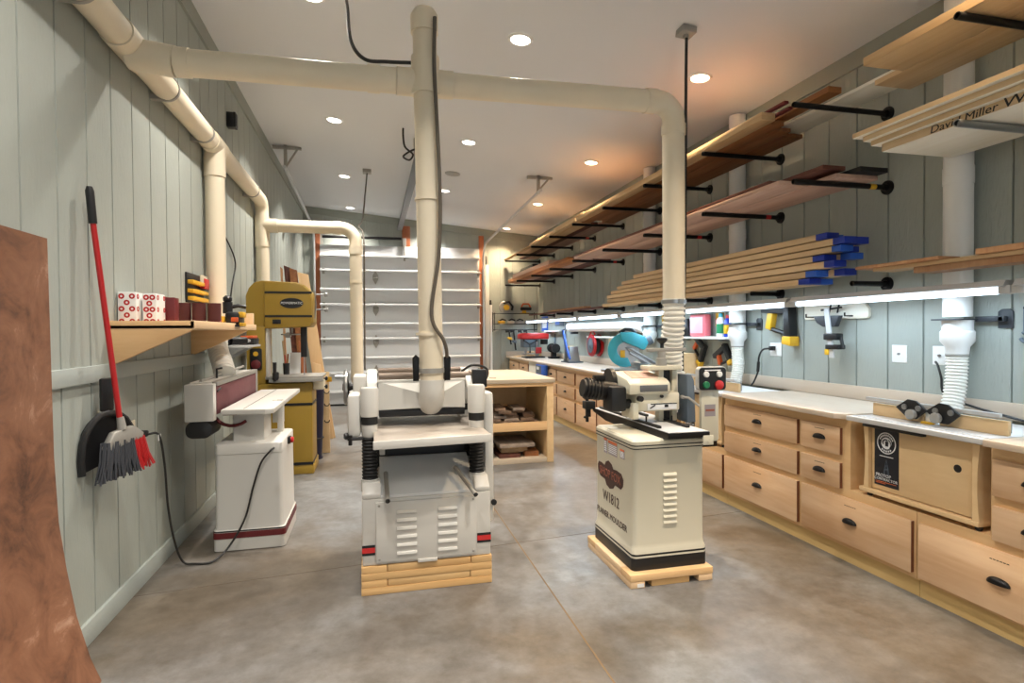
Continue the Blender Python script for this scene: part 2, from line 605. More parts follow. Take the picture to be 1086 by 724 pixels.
siding_wall('wall_left', [(grooved(YF, YB, 2.613 - 0.272 * 20, 0.272), lambda a, d: (XL - d, a), 0.0, 4.05, 0.15)])
siding_wall('wall_right', [(grooved(YF, YB, 2.482 - 0.268 * 20, 0.268), lambda a, d: (XR + d, a), 0.0, 3.65, 0.15)])
DX0, DX1, DZ = -1.06, 2.20, 3.20
siding_wall('wall_back', [
    (grooved(XL - .15, DX0, -1.2, 0.27), lambda a, d: (a, YB + d), 0.0, DZ, 0.15),
    (grooved(DX1, XR + .15, 2.38, 0.27), lambda a, d: (a, YB + d), 0.0, DZ, 0.15),
    (grooved(XL - .15, XR + .15, -1.2, 0.27), lambda a, d: (a, YB + d), DZ, 3.98, 0.15)])
# wall behind the camera; unseen window added to let in front fill
mb = MB()
WX0, WX1, WZ0, WZ1 = -0.6, 2.6, 0.95, 2.6
mb.box(XL - .15, WX0, YF - .15, YF, 0, 4.0); mb.box(WX1, XR + .15, YF - .15, YF, 0, 4.0)
mb.box(WX0, WX1, YF - .15, YF, 0, WZ0); mb.box(WX0, WX1, YF - .15, YF, WZ1, 4.0)
struct(mb.build('wall_front', 'siding'))
mb = MB()
for a in (WX0, (WX0 + WX1) / 2 - .03, WX1 - .06):
    mb.box(a, a + .06, YF - .1, YF - .04, WZ0, WZ1, .004)
mb.box(WX0, WX1, YF - .1, YF - .04, WZ0, WZ0 + .06, .004); mb.box(WX0, WX1, YF - .1, YF - .04, WZ1 - .06, WZ1, .004)
struct(mb.build('fill_window_1', 'whiteplastic'))  # frame of the added window
fill_portal = bpy.data.lights.new('fill_window_portal', 'AREA')  # portal for the fill light in the added window opening
fill_portal.shape = 'RECTANGLE'; fill_portal.size = WX1 - WX0; fill_portal.size_y = WZ1 - WZ0; fill_portal.cycles.is_portal = True
so = bpy.data.objects.new('fill_window_portal', fill_portal); COL.objects.link(so)
so.location = ((WX0 + WX1) / 2, YF - .02, (WZ0 + WZ1) / 2); so.rotation_euler = (PI / 2, 0, 0)

# crown boards, base board, rails
mb = MB(); mb.prism([(XL, ceil_z(XL)), (XL + .022, ceil_z(XL + .022)), (XL + .022, ceil_z(XL) - .14), (XL, ceil_z(XL) - .14)], 'Y', YF, YB)
struct(mb.build('trim_1', 'trim'))
mb = MB(); mb.prism([(XR, ceil_z(XR)), (XR - .022, ceil_z(XR - .022)), (XR - .022, ceil_z(XR) - .13), (XR, ceil_z(XR) - .13)], 'Y', YF, YB)
struct(mb.build('trim_2', 'trim'))
mb = MB(); mb.prism([(XL, ceil_z(XL)), (XR, ceil_z(XR)), (XR, ceil_z(XR) - .14), (XL, ceil_z(XL) - .14)], 'Y', YB - .022, YB)
struct(mb.build('trim_3', 'trim'))
mb = MB(); mb.box(XL, XL + .018, YF, YB, 0, .11, .003); struct(mb.build('baseboard_left', 'rail'))
mb = MB(); mb.box(XL, XL + .02, YF, 7.2, 1.22, 1.30, .003); struct(mb.build('trim_4', 'rail'))
mb = MB(); mb.box(XR - .02, XR, 1.0, YB, 0.93, 1.03, .003); tmpb = mb.build('trim_5', 'worktop'); struct(tmpb)
mb = MB(); mb.box(2.77, XR - .02, YB - .02, YB, 0.93, 1.03, .003); struct(mb.build('trim_6', 'worktop'))
# posts round the garage door
mb = MB(); mb.box(-1.10, -1.0, 11.94, YB, 0, 3.6, .004); struct(mb.build('trim_7', 'studz'))
mb = MB(); mb.box(2.19, 2.29, 11.94, YB, 0, 3.47, .004); struct(mb.build('trim_8', 'studz'))
mb = MB(); mb.box(0.60, 0.76, 11.94, YB, 3.18, 3.62, .004); struct(mb.build('trim_9', 'studz'))

# garage door
door = thing('door_1', (0.57, 11.95, 0), None, None); struct(door)
edges = [0.0, 0.64, 1.32, 2.0, 2.68, 3.2]
for a, b in zip(edges, edges[1:]):
    mb = MB(); mb.box(-1.0, DX1 - .01, 11.93, 11.97, a + .003, b - .003, .004)
    struct(mb.build('door_panel', 'door', door))
for z in (.27, .64, .94, 1.32, 1.62, 2.0, 2.30, 2.68, 2.97):
    mb = MB()
    mb.prism([(11.93, z + .045), (11.81, z + .02), (11.81, z - .006), (11.93, z - .006)], 'X', -1.0, DX1 - .01)
    struct(mb.build('strut', 'door', door))
for z in (.66, 1.27, 1.92, 2.56):
    for x in (.06,):
        mb = MB()
        mb.prism([(x, z + .14), (x + .055, z + .04), (x + .055, z - .04), (x, z - .14), (x - .055, z - .04), (x - .055, z + .04)], 'Y', 11.90, 11.93)
        mb.cyl((x - .04, 11.89, z), (x + .04, 11.89, z), .016)
        struct(mb.build('hinge', 'dullsteel', door))
for z in (.64, 1.32, 2.0, 2.68):
    for x in (-.96, DX1 - .06):
        mb = MB(); mb.box(x, x + .05, 11.88, 11.93, z - .06, z + .06, .004); mb.cyl((x - .03, 11.87, z), (x + .09, 11.87, z), .012)
        struct(mb.build('roller_hinge', 'dullsteel', door))
mb = MB(); mb.box(-.98, DX1 - .02, 11.90, 11.96, 0.0, .03); struct(mb.build('weather_seal', 'rubber', door))

# door tracks: upright, bend, then a level rail hung under the ceiling
def track(x, label, yend, hz):
    t = thing('door_track', (x, 11.8, 0), label, 'door track', None)
    pts = [(x, 11.84, 0.05), (x, 11.84, hz - .35)] + arc((x, 11.49, hz - .35), .35, 0, PI / 2, 8, 'YZ')[1:] + [(x, yend, hz + .12)]
    MB().tube(pts, .024, 6, smooth=False).build('rail', 'doorrib', t)
    mb = MB()
    mb.box(x - .02, x + .02, yend + .1, yend + .14, hz + .1, ceil_z(x))
    mb.box(x - .16, x + .2, yend + .1, yend + .14, ceil_z(x) - .05, ceil_z(x) - .01)
    mb.tube([(x - .0, yend + .12, hz + .14), (x + .16, yend + .12, ceil_z(x) - .03)], .014, 6)
    mb.build('hanger_bracket', 'dullsteel', t)
    return t
track(-1.10, 'galvanised garage door track along the left wall, hung from an angled bracket', 8.0, 3.50)
track(2.26, 'galvanised garage door track on the right side of the door, under the ceiling', 7.6, 3.27)
t = thing('opener_rail', (.55, 9.0, 3.5), 'metal garage door opener rail running along the ceiling to the door header', 'opener rail')
mb = MB(); mb.box(.50, .60, 6.9, 11.9, 3.52, 3.56, .004); mb.box(.515, .585, 6.9, 11.9, 3.56, 3.60); mb.build('rail', plain('rail_steel', (120, 122, 124), .4, .6), t)
mb = MB(); mb.box(.5, .6, 7.0, 7.05, 3.58, ceil_z(.55)); mb.build('hanger', 'dullsteel', t)
mb = MB(); mb.box(.60, .68, 11.86, 11.93, 3.2, 3.36, .008); mb.box(.62, .66, 11.84, 11.9, 2.9, 3.2, .005); mb.build('arm', 'dullsteel', t)
mb = MB(); mb.cyl((-.95, 11.83, 3.34), (.58, 11.83, 3.34), .028); tag(mb.build('torsion_bar', 'blackmetal'), 'black torsion spring bar mounted above the garage door', 'spring bar')

# ------------------------------------------------------------------ recessed ceiling lamps
CANS = []
def can(x, y, label, group='recessed ceiling lights'):
    tilt = Matrix.Rotation(math.atan(.093), 4, 'Y')
    z = ceil_z(x)
    t = thing('ceiling_light', (x, y, z), label, 'ceiling light', group)
    mb = MB(); mb.X = Matrix.Translation((x, y, z)) @ tilt
    mb.lathe([(.073, -.004), (.078, -.012), (.094, -.010), (.100, 0.0), (.073, 0.0)], n=28, caps=False); mb.build('trim_ring', 'whiteplastic', t)
    mb = MB(); mb.X = Matrix.Translation((x, y, z)) @ tilt
    mb.lathe([(.0745, -.002), (.070, -.010), (.04, -.013), (.001, -.014)], n=28); mb.build('lens', 'lensr' if x > 2 else 'lens', t)
    l = bpy.data.lights.new('lamp', 'AREA'); l.shape = 'DISK'; l.size = .13; l.energy = CAN_W; l.color = CAN_COL_R if x > 2 else CAN_COL; l.spread = 2.0
    lo = bpy.data.objects.new('lamp', l); COL.objects.link(lo); lo.parent = t
    lo.location = (-.002, 0, -.022); lo.rotation_euler = (0, math.atan(.093), 0)
    return t
rows = [(11.55, 'farthest row, by the garage door'), (9.25, 'second row from the garage door'), (6.84, 'third row from the garage door'), (4.36, 'nearest row in view')]
cols = [(-.40, 'left column'), (1.14, 'middle column'), (2.70, 'right column above the lumber racks')]
for yy, rn in rows:
    for xx, cn in cols:
        can(xx, yy, 'lit recessed ceiling light, %s, %s' % (cn, rn))
for yy, rn in ((1.9, 'overhead beside the camera'), (-.6, 'behind the camera')):
    for xx, cn in cols:
        can(xx, yy, 'lit recessed ceiling light, %s, %s' % (cn, rn))
mb = MB(); mb.X = Matrix.Translation((1.136, 8.25, ceil_z(1.136))) @ Matrix.Rotation(math.atan(.093), 4, 'Y')
mb.lathe([(.11, 0), (.11, -.006), (.10, -.010), (.001, -.010)], n=28)
tag(mb.build('ceiling_speaker', plain('speaker_grille', (168, 168, 166), .8)), 'round grey speaker grille flush in the ceiling', 'speaker')

# ------------------------------------------------------------------ under-shelf tube lights
tb = thing('tube_light', (3.2, 3.05, 1.64), 'fluorescent tube light', 'tube light', 'tube lights under the lumber shelf')
mb = MB()
mb.prism([(3.15, 1.668), (3.17, 1.70), (3.25, 1.70), (3.27, 1.668), (3.255, 1.664), (3.165, 1.664)], 'Y', 2.28, 3.84)
mb.build('housing', 'fixture', tb)
mb = MB(); mb.tube([(3.2, 2.32, 1.648), (3.2, 3.80, 1.648)], .019, 12); mb.build('tube', 'tube', tb)
for q in (2.26, 3.80):
    mb = MB(); mb.box(3.17, 3.235, q, q + .06, 1.628, 1.672, .004); mb.build('end_cap', 'fixture', tb)
l = bpy.data.lights.new('lamp', 'AREA'); l.shape = 'RECTANGLE'; l.size = .05; l.size_y = 1.45; l.energy = TUBE_W; l.color = TUBE_COL
lo = bpy.data.objects.new('lamp', l); COL.objects.link(lo); lo.parent = tb; lo.location = (0, .01, -.016)
ords = ['nearest', 'second', 'third', 'fourth', 'fifth', 'sixth']
names = ['nearest tube light, over the router table, its grey end cap showing', 'second tube light from the camera, over the drawers and second outlet', 'third tube light from the camera, behind the flexible hose',
         'fourth tube light from the camera, above the horizontal white pipe', 'fifth tube light from the camera, above the blue clamp', 'farthest tube light, above the red drill press']
for i in range(6):
    o = tb if i == 0 else copy_tree(tb, (0, 1.605 * i, 0))
    o['label'] = names[i]
o = copy_tree(tb, (0, -1.605, 0)); o['label'] = 'tube light off the right edge of the picture, beside the camera'
# ================================================================== DUCTS
def ring(mb, p, d, r, w=.012):
    p, d = Vector(p), Vector(d).normalized()
    mb.cyl(p - d * w, p + d * w, r, None, 24)
PR = .074
DX = -1.234
# wall main on the left
t = thing('dust_duct', (DX, 4.0, 2.97), 'long beige dust pipe strapped high along the left wall with two drops', 'duct')
mb = MB()
mb.tube([(DX, .4, 2.975), (DX, 7.02, 2.975)] + arc((DX, 7.02, 2.835), .14, PI / 2, 0, 8, 'YZ')[1:] + [(DX, 7.16, .4)], PR, 24)
mb.build('pipe', 'pvc', t)
mb = MB(); mb.cyl((DX, 5.115, 2.97), (DX, 5.115, 1.46), PR, None, 24); mb.build('drop_pipe', 'pvc', t)
mb = MB()
mb.cyl((DX, 4.95, 2.975), (DX, 5.28, 2.975), PR + .008, None, 24); mb.cyl((DX, 5.115, 2.98), (DX, 5.115, 2.72), PR + .008, None, 24)
mb.build('tee_fitting', 'pvc', t)
mb = MB(); mb.cyl((DX, 3.28, 2.975), (DX, 3.62, 2.975), PR + .008, None, 24); mb.cyl((DX, 3.45, 2.935), (-1.016, 3.45, 2.912), PR + .008, None, 24)
mb.build('tee_fitting', 'pvc', t)
mb = MB(); mb.cyl((DX, 7.16, 2.80), (DX, 7.16, 2.45), PR + .008, None, 24); mb.cyl((DX, 7.16, 2.70), (-1.061, 7.16, 2.70), PR + .008, None, 24)
mb.build('tee_fitting', 'pvc', t)
for yy in (2.9, 4.0, 4.8, 6.6):
    mb = MB(); ring(mb, (DX, yy, 2.975), (0, 1, 0), PR + .006, .010); mb.box(XL, DX, yy - .02, yy + .02, 2.90, 2.93); mb.build('strap', 'dullsteel', t)
flex([(DX, 5.115, 1.48), (DX + .01, 5.08, 1.40), (-1.19, 4.96, 1.31), (-1.12, 4.78, 1.22), (-1.08, 4.68, 1.15)], .076, .042, 18).build('flexible_hose', 'hosewhite', t)

# cross duct, down to the moulder
t = thing('dust_duct', (.4, 3.45, 2.945), 'long beige dust pipe crossing overhead from the left wall to the moulder', 'duct')
MB().tube([(-1.015, 3.45, 2.912), (.148, 3.45, 2.922)], PR - .002, 24).build('pipe', 'pvc', t)
MB().tube([(.482, 3.45, 2.925), (1.82, 3.45, 2.945)] + arc((1.82, 3.45, 2.825), .12, PI / 2, 0, 8)[1:] + [(1.94, 3.45, 1.63)], PR - .002, 24).build('pipe', 'pvc', t)
for p, d in (((1.77, 3.45, 2.945), (1, 0, 0)), ((1.94, 3.45, 2.77), (0, 0, 1)), ((-.98, 3.45, 2.912), (1, 0, 0)), ((.02, 3.45, 2.921), (1, 0, 0))):
    mb = MB(); ring(mb, p, d, PR + .004, .035); mb.build('coupling', 'pvc', t)
flex([(1.94, 3.45, 1.66), (1.94, 3.455, 1.5), (1.95, 3.50, 1.33), (1.975, 3.54, 1.14)], .075, .030, 20).build('flexible_hose', 'hosewhite', t)
mb = MB(); ring(mb, (1.94, 3.45, 1.64), (0, 0, 1), PR + .008, .012); mb.box(1.93, 1.96, 3.36, 3.38, 1.625, 1.655); mb.build('hose_clamp', 'metal', t)

# vertical main above the planer
t = thing('dust_duct', (.33, 3.42, 2.0), 'thick beige vertical dust pipe rising from the planer to the ceiling', 'duct')
mb = MB(); mb.tube([(.312, 3.42, 3.30), (.336, 3.42, 1.12)] + [(.336, 3.42 + .07 * (1 - math.cos(a)), 1.12 - .09 * math.sin(a)) for a in (.4, .8, 1.2, 1.57)] + [(.336, 3.52, 1.03)], PR - .004, 26)
mb.build('pipe', 'pvc', t)
mb = MB(); mb.lathe([(PR + .006, 0), (PR + .006, .10), (PR * .8, .135), (PR * .4, .15), (.001, .152)], (.312, 3.42, 3.20), 'Z', 26); mb.build('end_cap', 'pvc', t)
mb = MB(); mb.cyl((.315, 3.42, 3.06), (.316, 3.42, 2.84), PR + .008, None, 26); mb.cyl((.15, 3.45, 2.922), (.48, 3.45, 2.925), PR + .005, None, 24); mb.build('tee_fitting', 'pvc', t)
for z in (2.23, 1.44):
    mb = MB(); ring(mb, (.325, 3.42, z), (0, 0, 1), PR + .006, .008); mb.build('strap', 'pvc', t)
mb = MB(); mb.tube([(.336, 3.42, 1.17)] + [(.336, 3.42, 1.12)] + [(.336, 3.42 + .075 * (1 - math.cos(a)), 1.12 - .095 * math.sin(a)) for a in (.4, .8, 1.2, 1.57)] + [(.336, 3.52, 1.025)], PR, 26); mb.build('elbow', 'white', t)
mb = MB(); ring(mb, (.334, 3.42, 1.225), (0, 0, 1), PR + .006, .014); mb.build('clamp_band', 'dullsteel', t)
for sx in (-1, 1):
    mb = MB(); mb.prism([(.334 + sx * .092 - .017, 1.165), (.334 + sx * .092 + .017, 1.165), (.334 + sx * .092 + .02, 1.30), (.334 + sx * .092, 1.32), (.334 + sx * .092 - .02, 1.30)], 'Y', 3.39, 3.41, .003)
    mb.cyl((.334 + sx * .092, 3.385, 1.29), (.334 + sx * .092, 3.39, 1.29), .008, None, 10); mb.build('clamp_ear', 'blackmetal', t)
# grey cord strapped to it
(MB().tube(spline([(.365, 3.338, 3.26), (.36, 3.338, 2.95), (.385, 3.338, 2.3), (.375, 3.337, 1.9), (.33, 3.336, 1.55), (.40, 3.335, 1.40), (.425, 3.40, 1.30), (.42, 3.5, 1.16)], 8), .011, 8).build('power_cord', 'greycable', t))
# far-left branch
t = thing('dust_duct', (-.6, 7.16, 2.65), 'beige dust pipe crossing in front of the garage door and dropping behind the planer', 'duct')
MB().tube([(-1.06, 7.16, 2.70), (-.36, 7.16, 2.70)] + arc((-.36, 7.16, 2.53), .17, PI / 2, 0, 8)[1:] + [(-.19, 7.16, .92)] + arc((-.07, 7.16, .92), .12, PI, PI * 1.5, 6)[1:] + [(.25, 7.16, .80)], PR, 22).build('pipe', 'pvc', t)
for p, d, r, w in (((-.40, 7.16, 2.70), (1, 0, 0), PR + .006, .04), ((-.19, 7.16, 2.44), (0, 0, 1), PR + .006, .05), ((-.19, 7.16, 2.05), (0, 0, 1), PR + .004, .006)):
    mb = MB(); ring(mb, p, d, r, w); mb.build('coupling', 'pvc', t)

# ================================================================== LEFT WALL
# scuffed hardboard sheet
mb = MB()
prof = [(-1.283, 1.842), (-1.281, 1.6), (-1.278, 1.28), (-1.275, .95), (-1.263, .68), (-1.238, .48), (-1.205, .28), (-1.158, .10), (-1.12, 0.0)]
mb.prism([(x, z) for x, z in prof] + [(x - .012, z) for x, z in prof[::-1]], 'Y', 1.25, 2.72)
tag(mb.build('hardboard_sheet', 'hardboard'), 'large scuffed brown hardboard sheet leaning on the left wall', 'board')

# broom and dustpan
TB = Matrix.Translation((-1.285, 3.06, 0)) @ Matrix.Rotation(-.40, 4, 'Z') @ Matrix.Translation((1.285, -3.06, 0))
t = thing('broom', (-1.22, 3.16, .78), 'broom with long red handle and black and red bristles hung on the left wall', 'broom')
mb = MB(); mb.tube([(-1.27, 3.085, 1.98), TB @ Vector((-1.235, 3.172, 1.03))], .0125, 12); mb.build('handle', 'red', t)
mb = MB(); mb.tube([(-1.276, 3.073, 2.14), (-1.276, 3.074, 2.12), (-1.270, 3.086, 1.97)], [.012, .018, .018], 12); mb.build('grip', 'black', t)
mb = MB(); mb.X = TB; mb.tube([(-1.234, 3.172, 1.05), (-1.23, 3.178, .99)], [.016, .022], 12)
mb.prism([(3.12, .985), (3.24, 1.0), (3.30, .955), (3.29, .93), (3.10, .895), (3.07, .91)], 'X', -1.25, -1.215, .008); mb.build('head', 'dullsteel', t)
def bristles(name, y0, y1, mat):
    mb = MB(); mb.X = TB; n = int((y1 - y0) / .006)
    for k in range(n):
        for q in range(3):
            u = k / max(1, n - 1); y = y0 + (y1 - y0) * u
            fl = (y - 3.19) * .35
            x = -1.248 + q * .014 + random.uniform(-.004, .004)
            mb.tube([(x, y, .94), (x + .01, y + fl * .5, .85), (x + random.uniform(-.006, .03), y + fl + random.uniform(-.006, .006), .765 + random.uniform(-.015, .01) + (y - 3.1) * .12)], [.0055, .0052, .0042], 5)
    o = mb.build(name, mat, t); o['kind'] = 'stuff'; return o
bristles('bristles', 3.08, 3.235, plain('bristle_dark', (58, 60, 66), .7)); tag(bristles('bristles', 3.24, 3.30, 'red'), 'red bristles')
t = thing('dustpan', (-1.28, 3.15, .80), 'black dustpan hung on the left wall behind the broom', 'dustpan')
mb = MB(); mb.X = TB; yz = [(3.01, .80), (3.005, .87), (3.015, .94), (3.035, .99), (3.065, 1.03), (3.105, 1.06), (3.16, 1.07), (3.215, 1.06), (3.255, 1.03), (3.285, .985), (3.30, .93), (3.305, .86)]
mb.prism(yz, 'X', -1.312, -1.303); mb.build('pan', 'black', t)
mb = MB(); mb.X = TB; mb.tube([(-1.285, y, z) for y, z in yz], .016, 8); mb.build('rim', 'black', t)
mb = MB(); mb.X = TB; mb.box(-1.305, -1.285, 3.125, 3.195, 1.08, 1.24, .008); mb.build('handle', 'black', t)

# outlets
def plate(name, loc, face, label, mat='whiteplastic', kind='outlet', h=.115, w=.075, group=None):
    """wall plate; face '+X' on the left wall, '-X' on the right wall"""
    x, y, z = loc; s = 1 if face == '+X' else -1
    t = thing(name, loc, label, kind, group)
    mb = MB(); a, b = sorted((x, x + s * .006)); mb.box(a, b, y - w / 2, y + w / 2, z - h / 2, z + h / 2, .002); mb.build('cover_plate', mat, t)
    a, b = sorted((x + s * .006, x + s * .010))
    if kind == 'outlet':
        for dz in (-.024, .024):
            mb = MB(); mb.box(a, b, y - .016, y + .016, z + dz - .015, z + dz + .015, .0015); mb.build('socket', mat, t)
    else:
        mb = MB(); a, b = sorted((x + s * .006, x + s * .018)); mb.cyl((a, y, z), (b, y, z), .008, None, 12); mb.build('jack', 'metal', t)
    return t
plate('wall_outlet', (XL, 3.62, .91), '+X', 'almond wall outlet on the left wall with the black cord plugged in', 'almond')
t = thing('edge_sander', (-.82, 4.4, 0), 'white edge sander with maroon belt and a long tilting table by the left wall', 'sander')
pc = MB().tube(spline([(-1.245, 3.64, .885), (-1.20, 3.67, .87), (-1.19, 3.72, .70), (-1.20, 3.80, .42), (-1.20, 3.90, .18), (-1.17, 3.95, .03), (-1.10, 3.94, .012), (-1.0, 3.95, .012), (-.93, 4.05, .06), (-.84, 4.10, .22), (-.79, 4.12, .42), (-.74, 4.125, .58), (-.685, 4.13, .655), (-.66, 4.155, .675)], 8), .0065, 8).build('power_cord', 'cable', t)
mb = MB(); mb.box(-1.308, -1.245, 3.62, 3.66, .87, .905, .008); mb.build('plug', 'black', pc)
mb = MB(); mb.box(-1.20, -1.198, 3.655, 3.70, .84, .875); mb.build('tag', 'whiteplastic', pc)
ES = t

# wall shelf with brackets
t = thing('wall_shelf', (-1.12, 4.15, 1.477), 'pine wall shelf with two triangular brackets on the left wall', 'shelf')
mb = MB(); mb.box(XL, -.918, 3.35, 5.0, 1.477, 1.497, .002); mb.build('shelf_board', 'shelfwoody', t)
mb = MB(); mb.box(XL, -.918, 3.35, 3.372, 1.478, 1.52, .002); mb.build('end_strip', 'shelfwood', t)
mb = MB(); mb.box(-.938, -.916, 3.35, 5.0, 1.478, 1.521, .002); mb.build('front_strip', 'shelfwoody', t)
for yb in (3.3515, 4.72):
    mb = MB(); mb.prism([(XL, 1.477), (-.925, 1.477), (-.945, 1.462), (XL, 1.285)], 'Y', yb, yb + .035, .002); mb.build('bracket', 'shelfwood', t)
# sandpaper packages
def package(x0, x1, y0, y1, z0, z1, label):
    t = thing('sandpaper_box', ((x0 + x1) / 2, (y0 + y1) / 2, z0), label, 'box', 'white and red printed boxes')
    mb = MB(); mb.box(x0, x1, y0, y1, z0, z1, .006); mb.build('wrapper', 'whiteplastic', t)
    mb = MB(); k = 0
    for i in range(3):
        for j in range(5):
            if (i + j) % 2: continue
            u = x0 + .02 + (x1 - x0 - .04) * i / 2; w = z0 + .022 + (z1 - z0 - .044) * j / 4
            mb.lathe([(.006, 0), (.0145, 0), (.0145, -.0012), (.006, -.0012), (.006, 0)], (u, y0, w), 'Y', 14, caps=False)
            if (i % 2) == 0:
                mb.lathe([(.006, 0), (.0145, 0), (.0145, .0012), (.006, .0012), (.006, 0)], (x1, y0 + .022 + (y1 - y0 - .044) * i / 2, w), 'X', 14, caps=False)
    o = mb.build('printed_mark', 'red', t); o['kind'] = 'stuff'
package(-1.315, -1.225, 3.45, 3.62, 1.497, 1.675, 'larger white box with red printed marks at the near end of the wall shelf')
package(-1.215, -1.145, 3.50, 3.64, 1.497, 1.672, 'smaller white box with red printed marks, second on the wall shelf')
t = thing('sandpaper_pack', (-1.0, 3.7, 1.497), 'upright dark red sandpaper pack between white boxes and sandpaper rolls', 'sandpaper')
mb = MB(); mb.box(-1.175, -1.155, 3.66, 3.74, 1.497, 1.665, .003); mb.build('sheet_stack', 'maroon', t)
mb = MB(); mb.box(-1.153, -1.105, 3.66, 3.74, 1.497, 1.66, .003); mb.build('sheet_stack', 'maroon', t)
rollx = [(-1.105, 4.02, .037), (-1.075, 3.90, 0), ]
rl = None
for i, (x, y, r, lb) in enumerate(((-1.225, 3.97, .037, 'leftmost dark red sandpaper roll on the wall shelf, beside the upright pack'), (-1.138, 3.95, .038, 'second dark red sandpaper roll from the left on the wall shelf'),
                               (-1.055, 3.95, .039, 'third dark red sandpaper roll from the left on the wall shelf'), (-.972, 3.97, .039, 'rightmost dark red sandpaper roll on the wall shelf beside the power tool'))):
    t = thing('sandpaper_roll', (x, y, 1.497), lb, 'sandpaper', 'dark red sandpaper rolls on the wall shelf')
    mb = MB(); mb.lathe([(.018, .0), (r, 0), (r, .145), (.018, .145), (.018, 0)], (x, y, 1.497), 'Z', 24, caps=False); mb.build('paper_coil', 'paper', t)
    mb = MB(); mb.tube([(x + (r + .0008) * math.cos(a), y + (r + .0008) * math.sin(a), 1.535 + .05 * math.sin(a * .5)) for a in [-PI + k * PI / 10 for k in range(11)]], .0014, 4); mb.build('paper_edge', 'pink', t)
# sander on the shelf
t = thing('power_sander', (-.95, 4.35, 1.497), 'black and yellow handheld power tool at the right end of the wall shelf', 'power tool')
mb = MB(); mb.X = Matrix.Translation((.065, -.40, 0)); mb.box(-1.06, -.95, 4.66, 4.84, 1.497, 1.512, .004); mb.box(-1.05, -.96, 4.68, 4.82, 1.512, 1.60, .02); mb.build('body', 'black', t)
mb = MB(); mb.X = Matrix.Translation((.065, -.40, 0)); mb.cyl((-1.045, 4.75, 1.59), (-1.045, 4.75, 1.67), .032, None, 16); mb.lathe([(.02, 0), (.03, .01), (.03, .03), (.015, .045)], (-1.045, 4.75, 1.67), 'Z', 14); mb.build('motor', 'black', t)
mb = MB(); mb.X = Matrix.Translation((.065, -.40, 0)); mb.tube([(-1.045, 4.75, 1.63), (-.98, 4.76, 1.645), (-.93, 4.77, 1.635)], .014, 10); mb.build('handle', 'black', t)
mb = MB(); mb.X = Matrix.Translation((.065, -.40, 0)); mb.box(-.972, -.935, 4.70, 4.80, 1.56, 1.60, .008); mb.box(-1.09, -1.05, 4.66, 4.72, 1.52, 1.57, .008); mb.box(-.955, -.925, 4.66, 4.74, 1.50, 1.525, .005); mb.build('yellow_housing', 'yellow', t)
mb = MB(); mb.X = Matrix.Translation((.065, -.40, 0)); mb.box(-1.0, -.955, 4.63, 4.645, 1.53, 1.56, .004); mb.build('motor_label', 'orange', t)
mb = MB(); mb.box(-.985, -.925, 4.90, 4.96, 1.497, 1.61, .003); tag(mb.build('wood_block', 'shelfwoody'), 'small pale wood block at the far end of the wall shelf', 'wood block')
# bit rack on the wall
t = thing('bit_rack', (-1.29, 4.88, 1.70), 'black wall rack holding rows of yellow handled tools above the shelf', 'tool rack')
mb = MB(); mb.box(-1.318, -1.305, 4.60, 5.02, 1.68, 1.90, .003); mb.build('back_panel', 'black', t)
for k, z in enumerate((1.705, 1.76, 1.825)):
    mb = MB(); mb.box(-1.305, -1.265, 4.61, 5.01, z - .008, z + .02, .003); mb.build('bar', 'yellow' if k < 3 else 'black', t)
for k in range(4):
    mb = MB(); mb.tube([(-1.275, 4.84 + k * .045, 1.84), (-1.275, 4.84 + k * .045, 1.90)], .008, 8); mb.build('tool_handle', 'almond', t)
mb = MB(); mb.box(-1.30, -1.262, 4.90, 5.02, 1.80, 1.88, .006); mb.build('red_case', 'redplastic', t)
mb = MB(); mb.box(XL, -1.26, 5.91, 6.0, 3.40, 3.54, .006)
mb.prism([(5.91, 3.40), (6.0, 3.40), (6.0, 3.54), (5.91, 3.54)], 'X', -1.26, -1.24); mb.prism([(5.925, 3.415), (5.985, 3.415), (5.985, 3.525), (5.925, 3.525)], 'X', -1.24, -1.235)
tag(mb.build('wall_box', 'black'), 'small black box fixed high on the left wall', 'wall box')
t = thing('security_camera', (-1.2, 10.0, 3.02), 'small white security camera on the left wall near the garage door', 'camera')
cy, cz = 10.0, 1.45 + (4.113 - 1.45)
cy, cz = 9.4, 3.05
mb = MB(); mb.cyl((XL, cy, cz + .04), (-1.30, cy, cz + .04), .05, None, 16); mb.build('mount', 'whiteplastic', t)
mb = MB(); mb.tube([(-1.30, cy, cz + .04), (-1.24, cy, cz + .02)], .014, 8); mb.build('arm', 'whiteplastic', t)
mb = MB(); mb.tube([(-1.24, cy + .08, cz + .03), (-1.18, cy - .09, cz - .01)], .04, 14); mb.build('body', 'whiteplastic', t)
mb = MB(); mb.tube([(-1.181, cy - .088, cz - .01), (-1.177, cy - .1, cz - .012)], .033, 14); mb.build('lens', 'black', t)
tag(MB().tube(spline([(-1.312, 5.8, 1.5), (-1.30, 5.95, 1.9), (-1.30, 6.1, 2.15), (-1.31, 5.75, 2.34), (-1.315, 5.45, 2.36)], 8), .007, 6).build('hanging_wire', 'cable'), 'thin black wire curving over the left wall beside the band saw', 'wire')
